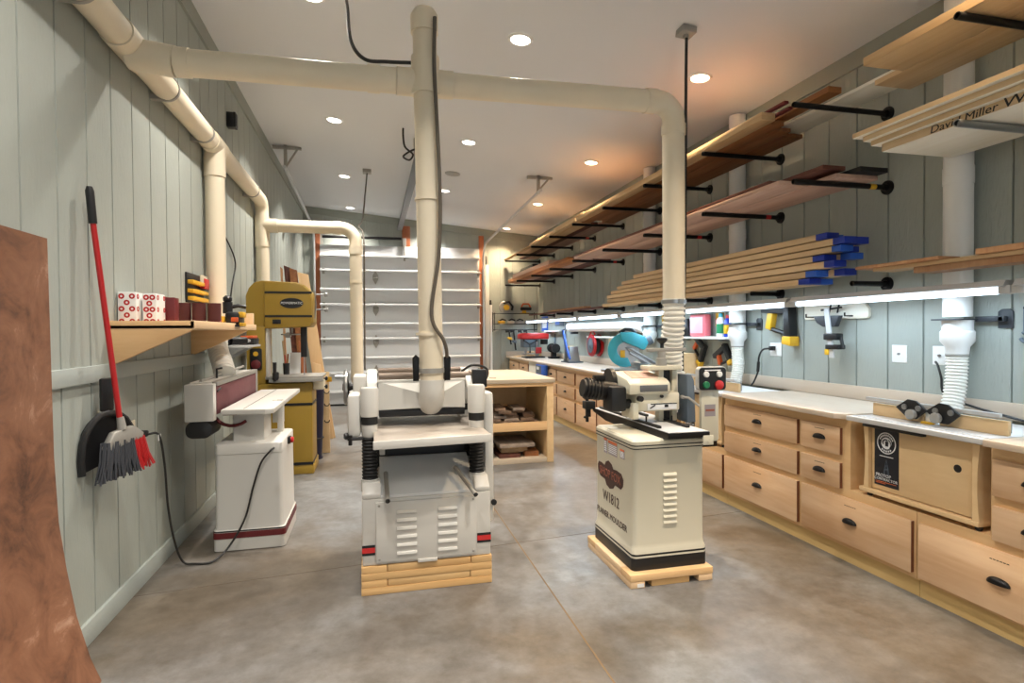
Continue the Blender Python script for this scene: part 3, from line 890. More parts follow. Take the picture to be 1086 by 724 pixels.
# grey shelf with tools beyond the pine shelf
t = thing('tool_shelf', (-1.14, 5.75, 1.34), 'narrow grey shelf low on the left wall beside the band saw', 'shelf')
mb = MB(); mb.box(XL, -1.06, 5.42, 5.98, 1.325, 1.345, .003); mb.build('shelf_board', 'fixture', t)
for yb in (5.5, 5.9):
    mb = MB(); mb.prism([(XL, 1.325), (-1.10, 1.325), (XL, 1.20)], 'Y', yb, yb + .015); mb.build('bracket', 'fixture', t)
t = thing('tool_case', (-1.14, 5.85, 1.345), 'dark grey tool case with orange lid on the narrow grey shelf', 'tool case')
mb = MB(); mb.box(-1.20, -1.07, 5.72, 5.96, 1.345, 1.405, .005); mb.build('case', 'black', t)
mb = MB(); mb.box(-1.19, -1.08, 5.73, 5.95, 1.405, 1.43, .005); mb.build('lid', 'orange', t)
t = thing('hand_drill', (-1.18, 5.55, 1.345), 'dark hand drill lying on the narrow grey shelf', 'power tool')
mb = MB(); mb.tube([(-1.22, 5.48, 1.385), (-1.12, 5.6, 1.385)], .035, 12); mb.build('body', 'blackmetal', t)
mb = MB(); mb.tube([(-1.12, 5.6, 1.385), (-1.09, 5.64, 1.385)], [.02, .012], 12); mb.build('chuck', 'metal', t)
mb = MB(); mb.box(-1.26, -1.22, 5.44, 5.5, 1.345, 1.43, .01); mb.build('handle', 'black', t)

# ================================================================== EDGE SANDER
t = ES
def rrect(x0, x1, y0, y1, r, n=5):
    out = []
    for cx, cy, a in ((x1 - r, y1 - r, 0), (x0 + r, y1 - r, PI / 2), (x0 + r, y0 + r, PI), (x1 - r, y0 + r, 1.5 * PI)):
        for k in range(n + 1):
            q = a + (PI / 2) * k / n
            out.append((cx + r * math.cos(q), cy + r * math.sin(q)))
    return out
def stack(mb, levels, r=.03):
    """levels: (x0,x1,y0,y1,z)"""
    mb.rings([[(x, y, z) for x, y in rrect(a, b, c, d, r)] for a, b, c, d, z in levels], True, True)
    return mb
mb = MB(); stack(mb, [(-1.045, -.595, 4.14, 4.74, 0.004), (-1.045, -.595, 4.14, 4.74, .138), (-1.038, -.602, 4.147, 4.733, .142), (-1.034, -.606, 4.150, 4.730, .16), (-1.03, -.61, 4.154, 4.726, .64)])
mb.build('cabinet', 'white', t)
mb = MB(); stack(mb, [(-1.048, -.592, 4.137, 4.743, .085), (-1.048, -.592, 4.137, 4.743, .125)]); mb.build('stripe', 'maroon', t)
mb = MB(); stack(mb, [(-1.046, -.594, 4.139, 4.741, .128), (-1.046, -.594, 4.139, 4.741, .136)]); mb.build('stripe', 'black', t)
mb = MB(); stack(mb, [(-1.031, -.609, 4.153, 4.727, .643), (-1.031, -.609, 4.153, 4.727, .705), (-1.026, -.614, 4.158, 4.722, .713), (-1.018, -.622, 4.166, 4.714, .716)]); mb.build('cabinet_top', 'white', t)
mb = MB(); mb.box(-.622, -.617, 4.30, 4.62, .20, .60, .002); mb.build('access_door', 'white', t)
mb = MB(); mb.box(-.617, -.612, 4.44, 4.455, .36, .48, .001); mb.build('vent_slot', 'black', t)
mb = MB(); mb.box(-.612, -.59, 4.40, 4.47, .65, .70, .004); mb.build('switch_box', 'black', t)
mb = MB(); mb.lathe([(.022, 0), (.022, .015), (.016, .02)], (-.59, 4.435, .675), 'X', 16); mb.build('stop_button', 'red', t)
mb = MB(); mb.box(-.935, -.735, 4.24, 4.52, .70, .935, .01); mb.build('column', 'white', t)
mb = MB(); mb.box(-.70, -.66, 4.56, 4.62, .70, .96, .004); mb.box(-.74, -.66, 4.6, 4.64, .78, .95, .004); mb.build('table_support', 'white', t)
mb = MB(); mb.tube(arc((-.93, 4.22, .955), .13, PI * 1.0, PI * 1.72, 8), .012, 6); mb.box(-.99, -.90, 4.20, 4.22, .90, .93, .004); mb.build('tilt_scale', 'maroon', t)
mb = MB(); mb.prism([(-.985, 4.14), (-.705, 4.10), (-.655, 4.13), (-.655, 5.55), (-.985, 5.55)], 'Z', .912, .945, .002); mb.build('table', 'white', t)
mb = MB(); mb.box(-.852, -.846, 4.16, 5.5, .9445, .9458); mb.build('miter_slot', 'black', t)
mb = MB(); mb.box(-1.175, -1.004, 4.04, 4.115, .885, 1.125, .006); mb.build('end_cover', 'white', t)
mb = MB(); mb.box(-1.165, -1.03, 4.115, 5.42, .93, 1.135, .006); mb.build('belt_housing', 'white', t)
mb = MB(); mb.box(-1.03, -1.002, 4.12, 5.42, .915, 1.105, .012); mb.build('sanding_belt', 'belt', t)
mb = MB(); mb.box(-1.04, -.998, 4.12, 5.43, 1.105, 1.135, .004); mb.box(-1.04, -.996, 5.42, 5.46, .90, 1.135, .003); mb.build('guard', 'dullsteel', t)
mb = MB(); mb.tube([(-1.10, 4.13, 1.14), (-1.10, 5.4, 1.165)], .010, 8); mb.build('hose_bar', 'dullsteel', t)
mb = MB(); mb.tube([(-1.005, 4.13, 1.07), (-1.0, 4.2, 1.085)], .008, 8); mb.build('tension_lever', 'black', t)
mb = MB(); mb.tube([(-1.08, 4.45, 1.13), (-1.08, 4.45, 1.2), (-1.05, 4.47, 1.205)], .008, 8); mb.build('tracking_knob', 'black', t)
mb = MB(); mb.prism(rrect(-1.175, -1.02, .775, .885, .045), 'Y', 4.05, 4.30, .008); mb.build('motor', 'black', t)

# ================================================================== BAND SAW
t = thing('band_saw', (-.92, 6.45, 0), 'tall gold band saw with black stripes and oval badge by the left wall', 'band saw')
mb = MB(); mb.box(-1.20, -.605, 6.22, 6.72, .0, .10, .01); mb.build('foot', 'gold', t)
mb = MB(); mb.box(-1.19, -.615, 6.22, 6.66, .10, .94, .012); mb.build('lower_cabinet', 'gold', t)
mb = MB(); mb.box(-1.195, -.612, 6.214, 6.66, .098, .125); mb.build('stripe', 'black', t)
mb = MB(); mb.box(-1.195, -.612, 6.214, 6.66, .710, .735); mb.build('stripe', 'black', t)
mb = MB(); mb.box(-1.235, -1.06, 6.22, 6.62, .94, 1.52, .008); mb.build('column', 'gold', t)
mb = MB(); mb.box(-1.058, -1.035, 6.24, 6.40, .98, 1.50, .003); mb.build('column_edge', 'white', t)
up = [(-1.24, 1.49), (-.63, 1.515), (-.60, 1.56), (-.60, 1.80), (-.625, 1.88), (-.68, 1.945), (-.75, 1.97), (-1.09, 1.985), (-1.16, 1.965), (-1.21, 1.91), (-1.24, 1.83)]
mb = MB(); mb.prism(up, 'Y', 6.24, 6.66, .012); mb.build('upper_housing', 'gold', t)
mb = MB(); mb.prism([(x * 1.0, z) for x, z in [(-1.06, 1.50), (-.635, 1.52), (-.608, 1.56), (-.608, 1.80), (-.632, 1.875), (-.685, 1.937), (-.755, 1.962), (-1.06, 1.975)]], 'Y', 6.205, 6.24, .006); db = mb.build('wheel_door', 'gold', t)
mb = MB(); mb.box(-1.055, -.604, 6.200, 6.210, 1.852, 1.874); mb.build('stripe', 'black', t)
mb = MB(); mb.box(-1.055, -.604, 6.200, 6.210, 1.612, 1.634); mb.build('stripe', 'black', t)
mb = MB(); mb.lathe([(.001, 0), (.10, 0), (.10, -.006), (.001, -.006)], (0, 0, 0), 'Y', 28); bmesh.ops.scale(mb.bm, vec=(1.12, 1, .52), verts=mb.bm.verts); bmesh.ops.translate(mb.bm, vec=(-.80, 6.203, 1.755), verts=mb.bm.verts); bd = mb.build('badge', 'black', t)
text('badge_lettering', 'POWERMATIC', .034, (-.80, 6.195, 1.755), (1, 0, 0), (0, 0, 1), 'decalwhite', bd, .2, sx=.95)
mb = MB(); mb.box(-.985, -.905, 6.197, 6.206, 1.545, 1.59, .004); mb.build('door_latch', 'black', t)
mb = MB(); mb.box(-.93, -.70, 6.36, 6.37, 1.43, 1.445, .002); mb.cyl((-.82, 6.36, 1.45), (-.82, 6.36, 1.52), .012); mb.cyl((-.86, 6.33, 1.43), (-.86, 6.40, 1.43), .03, None, 14); mb.build('blade_guide', 'dullsteel', t)
mb = MB(); mb.box(-.735, -.675, 6.34, 6.42, 1.20, 1.52, .004); mb.build('guide_post', 'black', t)
mb = MB(); mb.box(-.712, -.700, 6.38, 6.384, .98, 1.5); mb.build('blade', 'metal', t)
mb = MB(); mb.box(-1.06, -.51, 6.20, 6.68, .985, 1.012, .006); mb.build('table', 'dullsteel', t)
mb = MB(); mb.box(-1.02, -.50, 6.15, 6.18, .955, .99, .003); mb.box(-1.0, -.52, 6.18, 6.2, .96, .985); mb.build('fence_rail', 'dullsteel', t)
mb = MB(); mb.box(-.98, -.93, 6.12, 6.22, .98, 1.06, .01); mb.cyl((-.955, 6.11, .97), (-.955, 6.11, 1.16), .014, .02, 12); mb.build('fence_handle', 'black', t)
mb = MB(); mb.box(-1.2, -1.09, 6.205, 6.222, 1.08, 1.30, .02); sp = mb.build('switch_panel', 'black', t)
mb = MB(); mb.lathe([(.045, 0), (.045, -.02), (.03, -.03)], (-1.145, 6.205, 1.14), 'Y', 20); mb.build('stop_button', 'maroon', sp)
mb = MB(); mb.lathe([(.024, 0), (.024, -.012)], (-1.145, 6.205, 1.245), 'Y', 18); mb.build('start_button', 'yellow', sp)
mb = MB(); mb.box(-.61, -.50, 6.26, 6.42, .86, .975, .02); mb.build('trunnion', 'almond', t)
for z in (.985, .90):
    mb = MB(); mb.lathe([(.008, -.03), (.008, 0), (.022, 0), (.022, .02), (.008, .025)], (-.49, 6.30, z - .01), 'X', 12); mb.build('clamp_knob', 'black', t)
for z in (1.86, 1.70):
    mb = MB(); mb.tube([(-.60, 6.45, z), (-.50, 6.45, z)], .008, 8); mb.lathe([(.02, 0), (.026, .01), (.02, .035)], (-.50, 6.45, z), 'X', 12); mb.build('tension_handle', 'metal', t)
mb = MB(); mb.tube([(-.60, 6.42, 1.60), (-.585, 6.42, 1.75), (-.60, 6.42, 1.9)], .008, 8); mb.build('hinge_rod', 'metal', t)
t = thing('brush_cup', (-.90, 6.50, 1.012), 'black cup of brushes and sticks standing on the band saw table', 'cup')
mb = MB(); mb.lathe([(.03, 0), (.035, .12), (.03, .12), (.026, .01)], (-.90, 6.5, 1.012), 'Z', 16); mb.build('cup', 'black', t)
for dx, dz, m in ((-.02, .34, 'pine'), (.012, .2, 'brown'), (-.01, .19, 'redplastic')):
    mb = MB(); mb.tube([(-.90 + dx * .3, 6.5, 1.03), (-.90 + dx * 1.6, 6.5, 1.03 + dz)], .009, 6); mb.build('brush', m, t)
mb = MB(); mb.hexa([(-.875, 6.56, 1.013), (-.765, 6.56, 1.013), (-.765, 6.57, 1.013), (-.875, 6.57, 1.013), (-.875, 6.60, 1.24), (-.765, 6.60, 1.24), (-.765, 6.61, 1.24), (-.875, 6.61, 1.24)])
tag(mb.build('paper_pad', 'whiteplastic'), 'white paper pad propped behind the band saw table', 'paper pad')
# bin behind the saw
t = thing('waste_bin', (-.66, 7.1, 0), 'dark navy plastic bin standing behind the band saw', 'bin')
mb = MB(); mb.lathe([(.09, 0.02), (.125, .84), (.135, .85), (.135, .88), (.11, .88), (.10, .80), (.06, .05)], (-.68, 6.98, 0), 'Z', 22); mb.lathe([(.10, 0), (.10, .02)], (-.68, 6.98, 0), 'Z', 22); mb.build('tub', 'navy', t)
mb = MB(); mb.torus((-.68, 6.98, .24), .107, .008); mb.build('band', 'black', t)
t = thing('jig_board', (-.55, 7.3, 0), 'pale plywood jig with hooks and a yellow tag standing beside the navy bin', 'jig')
mb = MB(); mb.box(-.62, -.52, 7.26, 7.29, 0, .98, .003); mb.build('panel', 'birch', t)
for z in (.4, .6, .75):
    mb = MB(); mb.tube(arc((-.55, 7.25, z), .03, PI, 2 * PI, 6), .006, 6); mb.build('hook', 'blackmetal', t)
mb = MB(); mb.box(-.55, -.49, 7.25, 7.258, .86, .92, .002); mb.build('tag', 'yellow', t)
# boards leaning behind the saw
bl = [(-1.22, -1.19, -1.15, -1.12, 8.36, .02, 2.36, 'redwood'), (-1.18, -1.10, -1.0, -.92, 8.40, .02, 2.38, 'walnut'), (-1.10, -1.0, -.92, -.82, 8.33, .02, 2.34, 'brown'),
      (-.99, -.85, -.70, -.52, 8.28, .02, 2.28, 'maplez'), (-.98, -.93, -.86, -.80, 8.22, .025, 1.35, 'studz'), (-.80, -.70, -.66, -.54, 8.2, .02, 1.05, 'maplez')]
wh = ['tall pale board, closest to the wall in the stack leaning behind the band saw', 'tall dark brown board in the stack leaning behind the band saw', 'tall reddish board in the middle of the stack leaning behind the band saw',
      'tall tan board facing out of the stack leaning behind the band saw', 'short brown board in front of the tall boards behind the band saw', 'shortest pale board at the right of the boards behind the band saw']
for (a0, a1, b0, b1, y, th, h, m), lb in zip(bl, wh):
    mb = MB(); mb.hexa([(b0, y, 0), (b1, y, 0), (b1, y + th, 0), (b0, y + th, 0), (a0, y, h), (a1, y, h - .03), (a1, y + th, h - .03), (a0, y + th, h)], .002)
    tag(mb.build('leaning_board', m), lb, 'board', 'boards leaning behind the band saw')
# ================================================================== PLANER ON ITS WOOD BASE
t = thing('timber_base', (.29, 3.6, 0), 'stacked four layer pine timber base under the planer', 'base')
def plank(x0, x1, y0, y1, z0, z1, m='stud', nm='plank', par=None):
    mb = MB(); mb.box(x0 + .001, x1 - .001, y0, y1, z0 + .0006, z1 - .0006, .0025); return mb.build(nm, m, par)
bz = [0, .041, .081, .121, .160]
for k in range(4):
    z0, z1 = bz[k], bz[k + 1]
    if k in (0, 2):
        for yy in (3.24, 3.86): plank(-.078, .656, yy, yy + .09, z0, z1, 'stud', 'plank', t)
    else:
        a = .105 if k == 3 else .115; b = .535 if k == 3 else .53
        plank(-.077, -.077 + .14, 3.241, 3.95, z0, z1, 'stud', 'plank', t)
        plank(b, .656, 3.241, 3.95, z0, z1, 'stud', 'plank', t)
        plank(.065, b - .002, 3.243, 3.333, z0, z1, 'stud', 'plank', t)
        plank(.065, b - .002, 3.86, 3.95, z0, z1, 'stud', 'plank', t)

t = thing('thickness_planer', (.29, 3.6, .16), 'large white thickness planer with black bellows standing in the middle of the floor', 'planer')
mb = MB(); mb.box(-.07, .65, 3.25, 3.95, .161, .53, .008); mb.build('cabinet', 'white', t)
mb = MB(); mb.prism([(3.255, .53), (3.255, .545), (3.58, .692), (3.60, .692), (3.60, .53)], 'X', .03, .565, .002); mb.build('chip_deck', plain('grey_deck', (226, 228, 228), .5), t)
for x0, x1 in ((-.068, .034), (.56, .648)):
    mb = MB(); mb.prism([(3.252, .53), (3.252, .555), (3.31, .61), (3.95, .61), (3.95, .53)], 'X', x0, x1, .006); mb.build('shoulder', 'white', t)
mb = MB(); mb.box(.004, .566, 3.236, 3.252, .178, .512, .003); lp = mb.build('louvre_panel', 'white', t)
for cx in (.172, .40):
    for k in range(6):
        z = .462 - k * .046
        mb = MB(); mb.prism([(3.236, z), (3.232, z - .003), (3.2275, z - .015), (3.229, z - .020), (3.236, z - .022)], 'X', cx - .055, cx + .055, .001); mb.build('louvre', 'white', lp)
for cx, cz in ((.022, .196), (.548, .196), (.022, .494), (.548, .494)):
    mb = MB(); mb.lathe([(.007, 0), (.006, -.003), (.001, -.004)], (cx, 3.236, cz), 'Y', 10); mb.build('screw', 'dullsteel', lp)
mb = MB(); mb.box(.23, .34, 3.226, 3.25, .162, .18, .004); mb.build('door_lip', 'white', t)
for x0, x1, z in ((-.0715, -.001, .248), (.5715, .6515, .262)):
    mb = MB(); mb.box(x0, x1, 3.2475, 3.251, z - .028, z + .028); mb.build('stripe_border', 'black', t)
    mb = MB(); mb.box(x0, x1, 3.2455, 3.251, z - .014, z + .014); mb.build('stripe', 'redplastic', t)
colx = (-.025, .592)
for x in colx:
    for y in (3.36, 3.84):
        mb = MB(); n = 26; prof = []
        for k in range(n + 1):
            prof.append((.046 if k % 2 else .039, .615 + .245 * k / n))
        mb.lathe(prof, (x, y, 0), 'Z', 20); mb.build('bellows', 'rubber', t)
        mb = MB(); mb.lathe([(.05, .55), (.05, .62), (.035, .625)], (x, y, 0), 'Z', 20); mb.build('column_foot', 'white', t)
        mb = MB(); mb.lathe([(.04, .86), (.044, .87), (.044, .935)], (x, y, 0), 'Z', 20); mb.build('column_sleeve', 'white', t)
        mb = MB(); mb.lathe([(.046, .93), (.046, .98)], (x, y, 0), 'Z', 20); mb.build('column_band', 'rubber', t)
        mb = MB(); mb.lathe([(.050, .975), (.052, .985), (.052, 1.125), (.046, 1.138), (.001, 1.14)], (x, y, 0), 'Z', 22); mb.build('column_cap', 'white', t)
mb = MB(); mb.prism([(-.002, 3.04), (.622, 3.10), (.622, 3.92), (-.002, 3.92)], 'Z', .868, .889, .002); mb.build('table', plain('planer_bed', (190, 180, 168), .38, .1, vary=.2, bscale=6), t)
mb = MB(); mb.hexa([(-.006, 3.028, .845), (.628, 3.088, .845), (.628, 3.11, .845), (-.006, 3.05, .845), (-.006, 3.028, .8885), (.628, 3.088, .8885), (.628, 3.11, .8885), (-.006, 3.05, .8885)], .003)
mb.box(.026, .038, 3.1, 3.92, .84, .868); mb.box(.595, .607, 3.15, 3.92, .84, .868); mb.build('table_edge', 'white', t)
mb = MB(); mb.cyl((.04, 3.45, .80), (.55, 3.45, .80), .022, None, 16); mb.build('bed_roller', 'dullsteel', t)
mb = MB(); mb.box(.03, .06, 3.4, 3.9, .74, .85, .004); mb.box(.44, .47, 3.4, 3.9, .78, .85, .004); mb.build('table_strut', 'white', t)
mb = MB(); mb.box(.0, .56, 3.64, 3.88, .62, .855); mb.build('elevation_housing', 'black', t)
mb = MB(); mb.box(.025, .55, 3.52, 3.95, .985, 1.15, .008); mb.build('head', 'white', t)
mb = MB(); mb.box(.03, .545, 3.50, 3.90, .945, .985, .003); mb.build('cutter_cover', 'black', t)
for k in range(26):
    pass
mb = MB()
hx0, hx1, hz0, hz1, hy = .028, .548, .985, 1.155, 3.52
P = [(hx0, hy, hz0), (hx1, hy, hz0), (hx1, hy, hz1), (hx0, hy, hz1)]
Q = [(.265, 3.455, 1.0), (.405, 3.455, 1.0), (.405, 3.455, 1.09), (.265, 3.455, 1.09)]
v = [mb._v(p) for p in P + Q]
for q in ((0, 1, 5, 4), (1, 2, 6, 5), (2, 3, 7, 6), (3, 0, 4, 7), (4, 5, 6, 7), (3, 2, 1, 0)):
    mb._f([v[i] for i in q])
mb.build('dust_hood', 'white', t)
mb = MB(); mb.box(.02, .556, 3.515, 3.54, 1.15, 1.165, .002); mb.build('hood_flange', 'white', t)
for y, z in ((3.60, 1.178), (3.82, 1.196)):
    mb = MB(); mb.cyl((.03, y, z), (.60, y, z), .024, None, 18); mb.build('return_roller', plain('roller_brown', (112, 98, 86), .4, .4), t)
for x0, x1 in ((-.04, .022), (.562, .60)):
    mb = MB(); mb.prism([(3.50, 1.10), (3.95, 1.10), (3.95, 1.205), (3.80, 1.215), (3.60, 1.195), (3.54, 1.15)], 'X', x0, x1, .006); mb.build('roller_bracket', 'white', t)
mb = MB(); mb.box(-.145, -.072, 3.34, 3.82, .86, 1.10, .02); mb.build('gearbox', 'white', t)
mb = MB(); mb.box(-.12, -.04, 3.55, 3.8, 1.08, 1.19, .012); mb.build('gearbox_top', 'white', t)
mb = MB(); mb.box(.648, .705, 3.40, 3.95, .30, 1.085, .02); mb.build('drive_cover', 'white', t)
mb = MB(); mb.box(.60, .69, 3.52, 3.58, 1.105, 1.215, .006); mb.build('switch_box', 'black', t)
mb = MB(); mb.torus((-.165, 3.68, 1.115), .098, .013, 'X', 28, 8); hw = mb.build('handwheel', 'metal', t)
mb = MB()
for k in range(3):
    a = k * 2 * PI / 3 + .4
    mb.tube([(-.15, 3.68, 1.115), (-.165, 3.68 + .095 * math.cos(a), 1.115 + .095 * math.sin(a))], .010, 8)
mb.lathe([(.022, -.02), (.026, 0), (.018, .10)], (-.165, 3.68, 1.115), 'X', 14); mb.build('spokes', 'black', hw)
mb = MB(); mb.tube([(-.165, 3.61, 1.185), (-.225, 3.61, 1.185)], .011, 10); mb.build('crank_grip', 'metal', hw)
mb = MB(); mb.tube([(-.06, 3.33, .855), (-.145, 3.33, .855)], .010, 8); mb.tube([(-.13, 3.33, .82), (-.13, 3.33, .875)], .011, 8); mb.lathe([(.012, 0), (.02, .008), (.02, .02), (.010, .028)], (-.165, 3.33, .872), 'X', 12); mb.build('lock_lever', 'black', t)
for p in (((.062, 3.36, .645), (.067, 3.14, .548)), ((.462, 3.36, .655), (.548, 3.16, .542))):
    mb = MB(); mb.tube(p, .0125, 12); h_ = mb.build('lift_handle', 'dullsteel', t)
    d = (Vector(p[1]) - Vector(p[0])).normalized(); mb = MB(); mb.tube([Vector(p[1]), Vector(p[1]) + d * .008], .0128, 12); mb.build('handle_tip', 'black', h_)
mb = MB(); mb.lathe([(.018, 0), (.018, -.012)], (.70, 3.395, .42), 'Y', 12); mb.build('drive_knob', 'black', t)
(MB().tube(spline([(.55, 3.65, 1.20), (.62, 3.6, 1.24), (.73, 3.7, 1.19), (.715, 3.9, 1.0), (.71, 4.0, .6)], 8), .008, 8).build('power_cord', 'cable', t))

# ================================================================== MOULDER ON ITS PALLET
t = thing('timber_base', (1.65, 3.28, 0), 'low pine timber base under the cream moulder', 'base')
plank(1.388, 1.478, 2.952, 3.61, 0, .038, 'shelfwoody', 'plank', t); plank(1.815, 1.905, 2.952, 3.61, 0, .038, 'shelfwoody', 'plank', t)
plank(1.52, 1.76, 2.958, 3.04, 0, .036, 'stud', 'plank', t)
plank(1.386, 1.908, 2.95, 3.08, .038, .078, 'shelfwood', 'plank', t); plank(1.386, 1.908, 3.48, 3.612, .038, .078, 'shelfwood', 'plank', t)
plank(1.386, 1.478, 3.082, 3.478, .038, .078, 'shelfwoody', 'plank', t); plank(1.815, 1.908, 3.082, 3.478, .038, .078, 'shelfwoody', 'plank', t)
mb = MB(); mb.box(1.43, 1.47, 2.9505, 2.952, .006, .026); mb.build('price_sticker', 'whiteplastic', t)

t = thing('planer_moulder', (1.66, 3.3, .078), 'cream planer moulder with black base stripe and black edged table', 'moulder')
B = (1.43, 1.893, 3.0, 3.58)
def band(z0, z1, d, nm, m):
    mb = MB(); stack(mb, [(B[0] - d, B[1] + d, B[2] - d, B[3] + d, z0), (B[0] - d, B[1] + d, B[2] - d, B[3] + d, z1)], .03); return mb.build(nm, m, t)
mb = MB(); stack(mb, [(1.424, 1.897, 2.996, 3.585, .078), (1.424, 1.897, 2.996, 3.585, .182), (1.43, 1.892, 3.004, 3.578, .20), (1.434, 1.888, 3.006, 3.576, .225), (1.434, 1.886, 3.006, 3.576, .765), (1.43, 1.89, 3.002, 3.58, .772), (1.43, 1.89, 3.002, 3.58, .815), (1.44, 1.88, 3.012, 3.57, .826)], .03)
cab_m = mb.build('cabinet', 'cream', t)
mb = MB(); stack(mb, [(1.4225, 1.8985, 2.9945, 3.5865, .080), (1.4225, 1.8985, 2.9945, 3.5865, .150)], .03); mb.build('base_stripe', 'black', t)
mb = MB(); stack(mb, [(1.4228, 1.8982, 2.9948, 3.5862, .162), (1.4228, 1.8982, 2.9948, 3.5862, .172)], .03); mb.build('pinstripe', 'black', t)
for z in (.772, .790):
    mb = MB(); stack(mb, [(1.4288, 1.8912, 3.0008, 3.5812, z), (1.4288, 1.8912, 3.0008, 3.5812, z + .006)], .03); mb.build('pinstripe', 'black', t)
for k in range(9):
    z = .63 - k * .0345
    mb = MB(); mb.prism([(3.007, z), (3.007, z - .020), (2.995, z - .018)], 'X', 1.62, 1.705, .0015); mb.build('louvre', 'cream', cab_m)
# emblem, lettering and stickers on the left side
lx = 1.4325
emb = [(3.535, .575), (3.515, .60), (3.47, .60), (3.42, .592), (3.40, .62), (3.36, .635), (3.31, .62), (3.29, .595), (3.24, .60), (3.17, .595), (3.14, .565), (3.145, .525), (3.175, .50), (3.26, .505), (3.29, .475), (3.34, .462), (3.39, .475), (3.415, .505), (3.49, .51), (3.525, .535)]
mb = MB(); mb.prism(emb, 'X', lx - .0012, lx + .002); e_ = mb.build('emblem', 'logobrown', t)
text('emblem_lettering', 'SHOP FOX', .075, (lx - .002, 3.338, .549), (0, -1, 0), (0, 0, 1), 'logored', e_, sx=.9)
text('model_lettering', 'W1812', .092, (lx - .0008, 3.325, .40), (0, -1, 0), (0, 0, 1), 'logobrown', t, sx=.9)
text('model_lettering', 'PLANER MOULDER', .055, (lx - .0008, 3.32, .285), (0, -1, 0), (0, 0, 1), 'logobrown', t, sx=.98)
def sticker(y0, y1, z0, z1):
    mb = MB(); mb.box(lx - .0010, lx + .002, y0, y1, z0, z1); s_ = mb.build('warning_sticker', 'decalgrey', t)
    mb = MB(); mb.box(lx - .0016, lx, y0, y1, z1 - (z1 - z0) * .18, z1); mb.build('sticker_header', 'decalorange', s_)
    for k in range(5):
        z = z1 - (z1 - z0) * (.28 + .13 * k)
        mb = MB(); mb.box(lx - .0015, lx, y0 + .006, y1 - .006, z - .004, z); mb.build('print_line', 'decalwhite', s_)
sticker(3.23, 3.36, .68, .765); sticker(3.38, 3.43, .675, .775); sticker(3.125, 3.185, .69, .745)
# table
mb = MB(); mb.prism([(2.945, .833), (2.945, .866), (4.10, .866), (4.10, .842), (3.85, .805), (3.55, .80), (3.20, .80)], 'X', 1.62, 1.885, .003); mb.build('table_casting', 'blackmetal', t)
mb = MB(); mb.box(1.628, 1.880, 2.955, 4.09, .8655, .8685); mb.build('table_surface', plain('table_grey', (196, 198, 200), .45, .0), t)
for x, y0, y1 in ((1.66, 3.56, 4.04), (1.65, 3.10, 3.45), (1.80, 3.56, 3.95), (1.825, 3.08, 3.47)):
    mb = MB(); mb.box(x - .012, x + .012, y0, y1, .868, .884, .003); mb.cyl((x, (y0 + y1) / 2, .88), (x, (y0 + y1) / 2, .915), .006, None, 8); mb.build('guide_rail', 'black', t)
mb = MB(); mb.box(1.84, 1.905, 2.94, 2.946, .79, .845, .002); mb.cyl((1.87, 2.935, .812), (1.87, 2.94, .812), .008, None, 10); mb.build('end_bracket', 'cream', t)
mb = MB(); mb.box(1.55, 1.63, 4.06, 4.14, .86, .92, .006); mb.box(1.56, 1.60, 4.10, 4.13, .93, .96, .004); mb.cyl((1.58, 4.11, .76), (1.58, 4.11, .93), .012, None, 10); mb.box(1.56, 1.60, 4.08, 4.10, .80, .86, .004); mb.build('stock_clamp', 'black', t)
# head
mb = MB(); mb.box(1.585, 1.885, 3.28, 3.50, .945, 1.06, .012); hd = mb.build('head_casting', 'cream', t)
mb = MB(); mb.box(1.56, 1.60, 3.27, 3.45, .90, 1.0, .008); mb.build('head_lug', 'cream', t)
mb = MB(); mb.prism([(3.26, 1.055), (3.255, 1.12), (3.30, 1.145), (3.52, 1.185), (3.60, 1.16), (3.60, 1.055)], 'X', 1.53, 1.81, .01); hood = mb.build('cutter_hood', 'cream', t)
mb = MB(); mb.box(1.60, 1.785, 3.250, 3.258, 1.072, 1.112, .002); mb.build('hood_window', 'glasspane', hood)
mb = MB(); mb.hexa([(1.58, 3.33, 1.150), (1.76, 3.33, 1.150), (1.77, 3.50, 1.182), (1.60, 3.50, 1.182), (1.58, 3.33, 1.154), (1.76, 3.33, 1.154), (1.77, 3.50, 1.186), (1.60, 3.50, 1.186)]); mb.build('red_lit_lid', 'pinkwood', hood)  # reddish light on the hood top put into the lid's pinkish colour
mb = MB(); mb.box(1.66, 1.86, 3.274, 3.281, .955, .995, .001); lab = mb.build('instruction_label', 'decalwhite', t)
mb = MB(); mb.tube([(1.675, 3.272, .965), (1.71, 3.272, .985)], .004, 6); mb.box(1.775, 1.80, 3.271, 3.274, .97, .985); mb.box(1.68, 1.86, 3.2715, 3.274, .989, .995); mb.build('label_print', 'black', lab)
mb = MB(); mb.cyl((1.60, 3.27, 1.03), (1.60, 3.24, 1.03), .018, None, 12); mb.cyl((1.75, 3.27, 1.04), (1.75, 3.255, 1.04), .010, None, 10); mb.build('adjust_knob', 'black', t)
mb = MB(); mb.cyl((1.50, 3.52, 1.12), (1.53, 3.52, 1.12), .085, None, 22); mb.build('pulley_guard', 'black', t)
mb = MB(); mb.cyl((1.30, 3.42, 1.09), (1.50, 3.42, 1.06), .062, None, 22); mt = mb.build('motor', 'blackmetal', t)
mb = MB()
for k in range(5):
    mb.cyl((1.302 + k * .022, 3.42, 1.09 - k * .0033), (1.310 + k * .022, 3.42, 1.0888 - k * .0033), .068, None, 22)
mb.cyl((1.282, 3.42, 1.0925), (1.302, 3.42, 1.09), .055, None, 22); mb.build('cooling_fins', 'black', mt)
mb = MB(); mb.box(1.36, 1.43, 3.39, 3.45, 1.135, 1.17, .008); mb.build('terminal_box', 'blackmetal', mt)
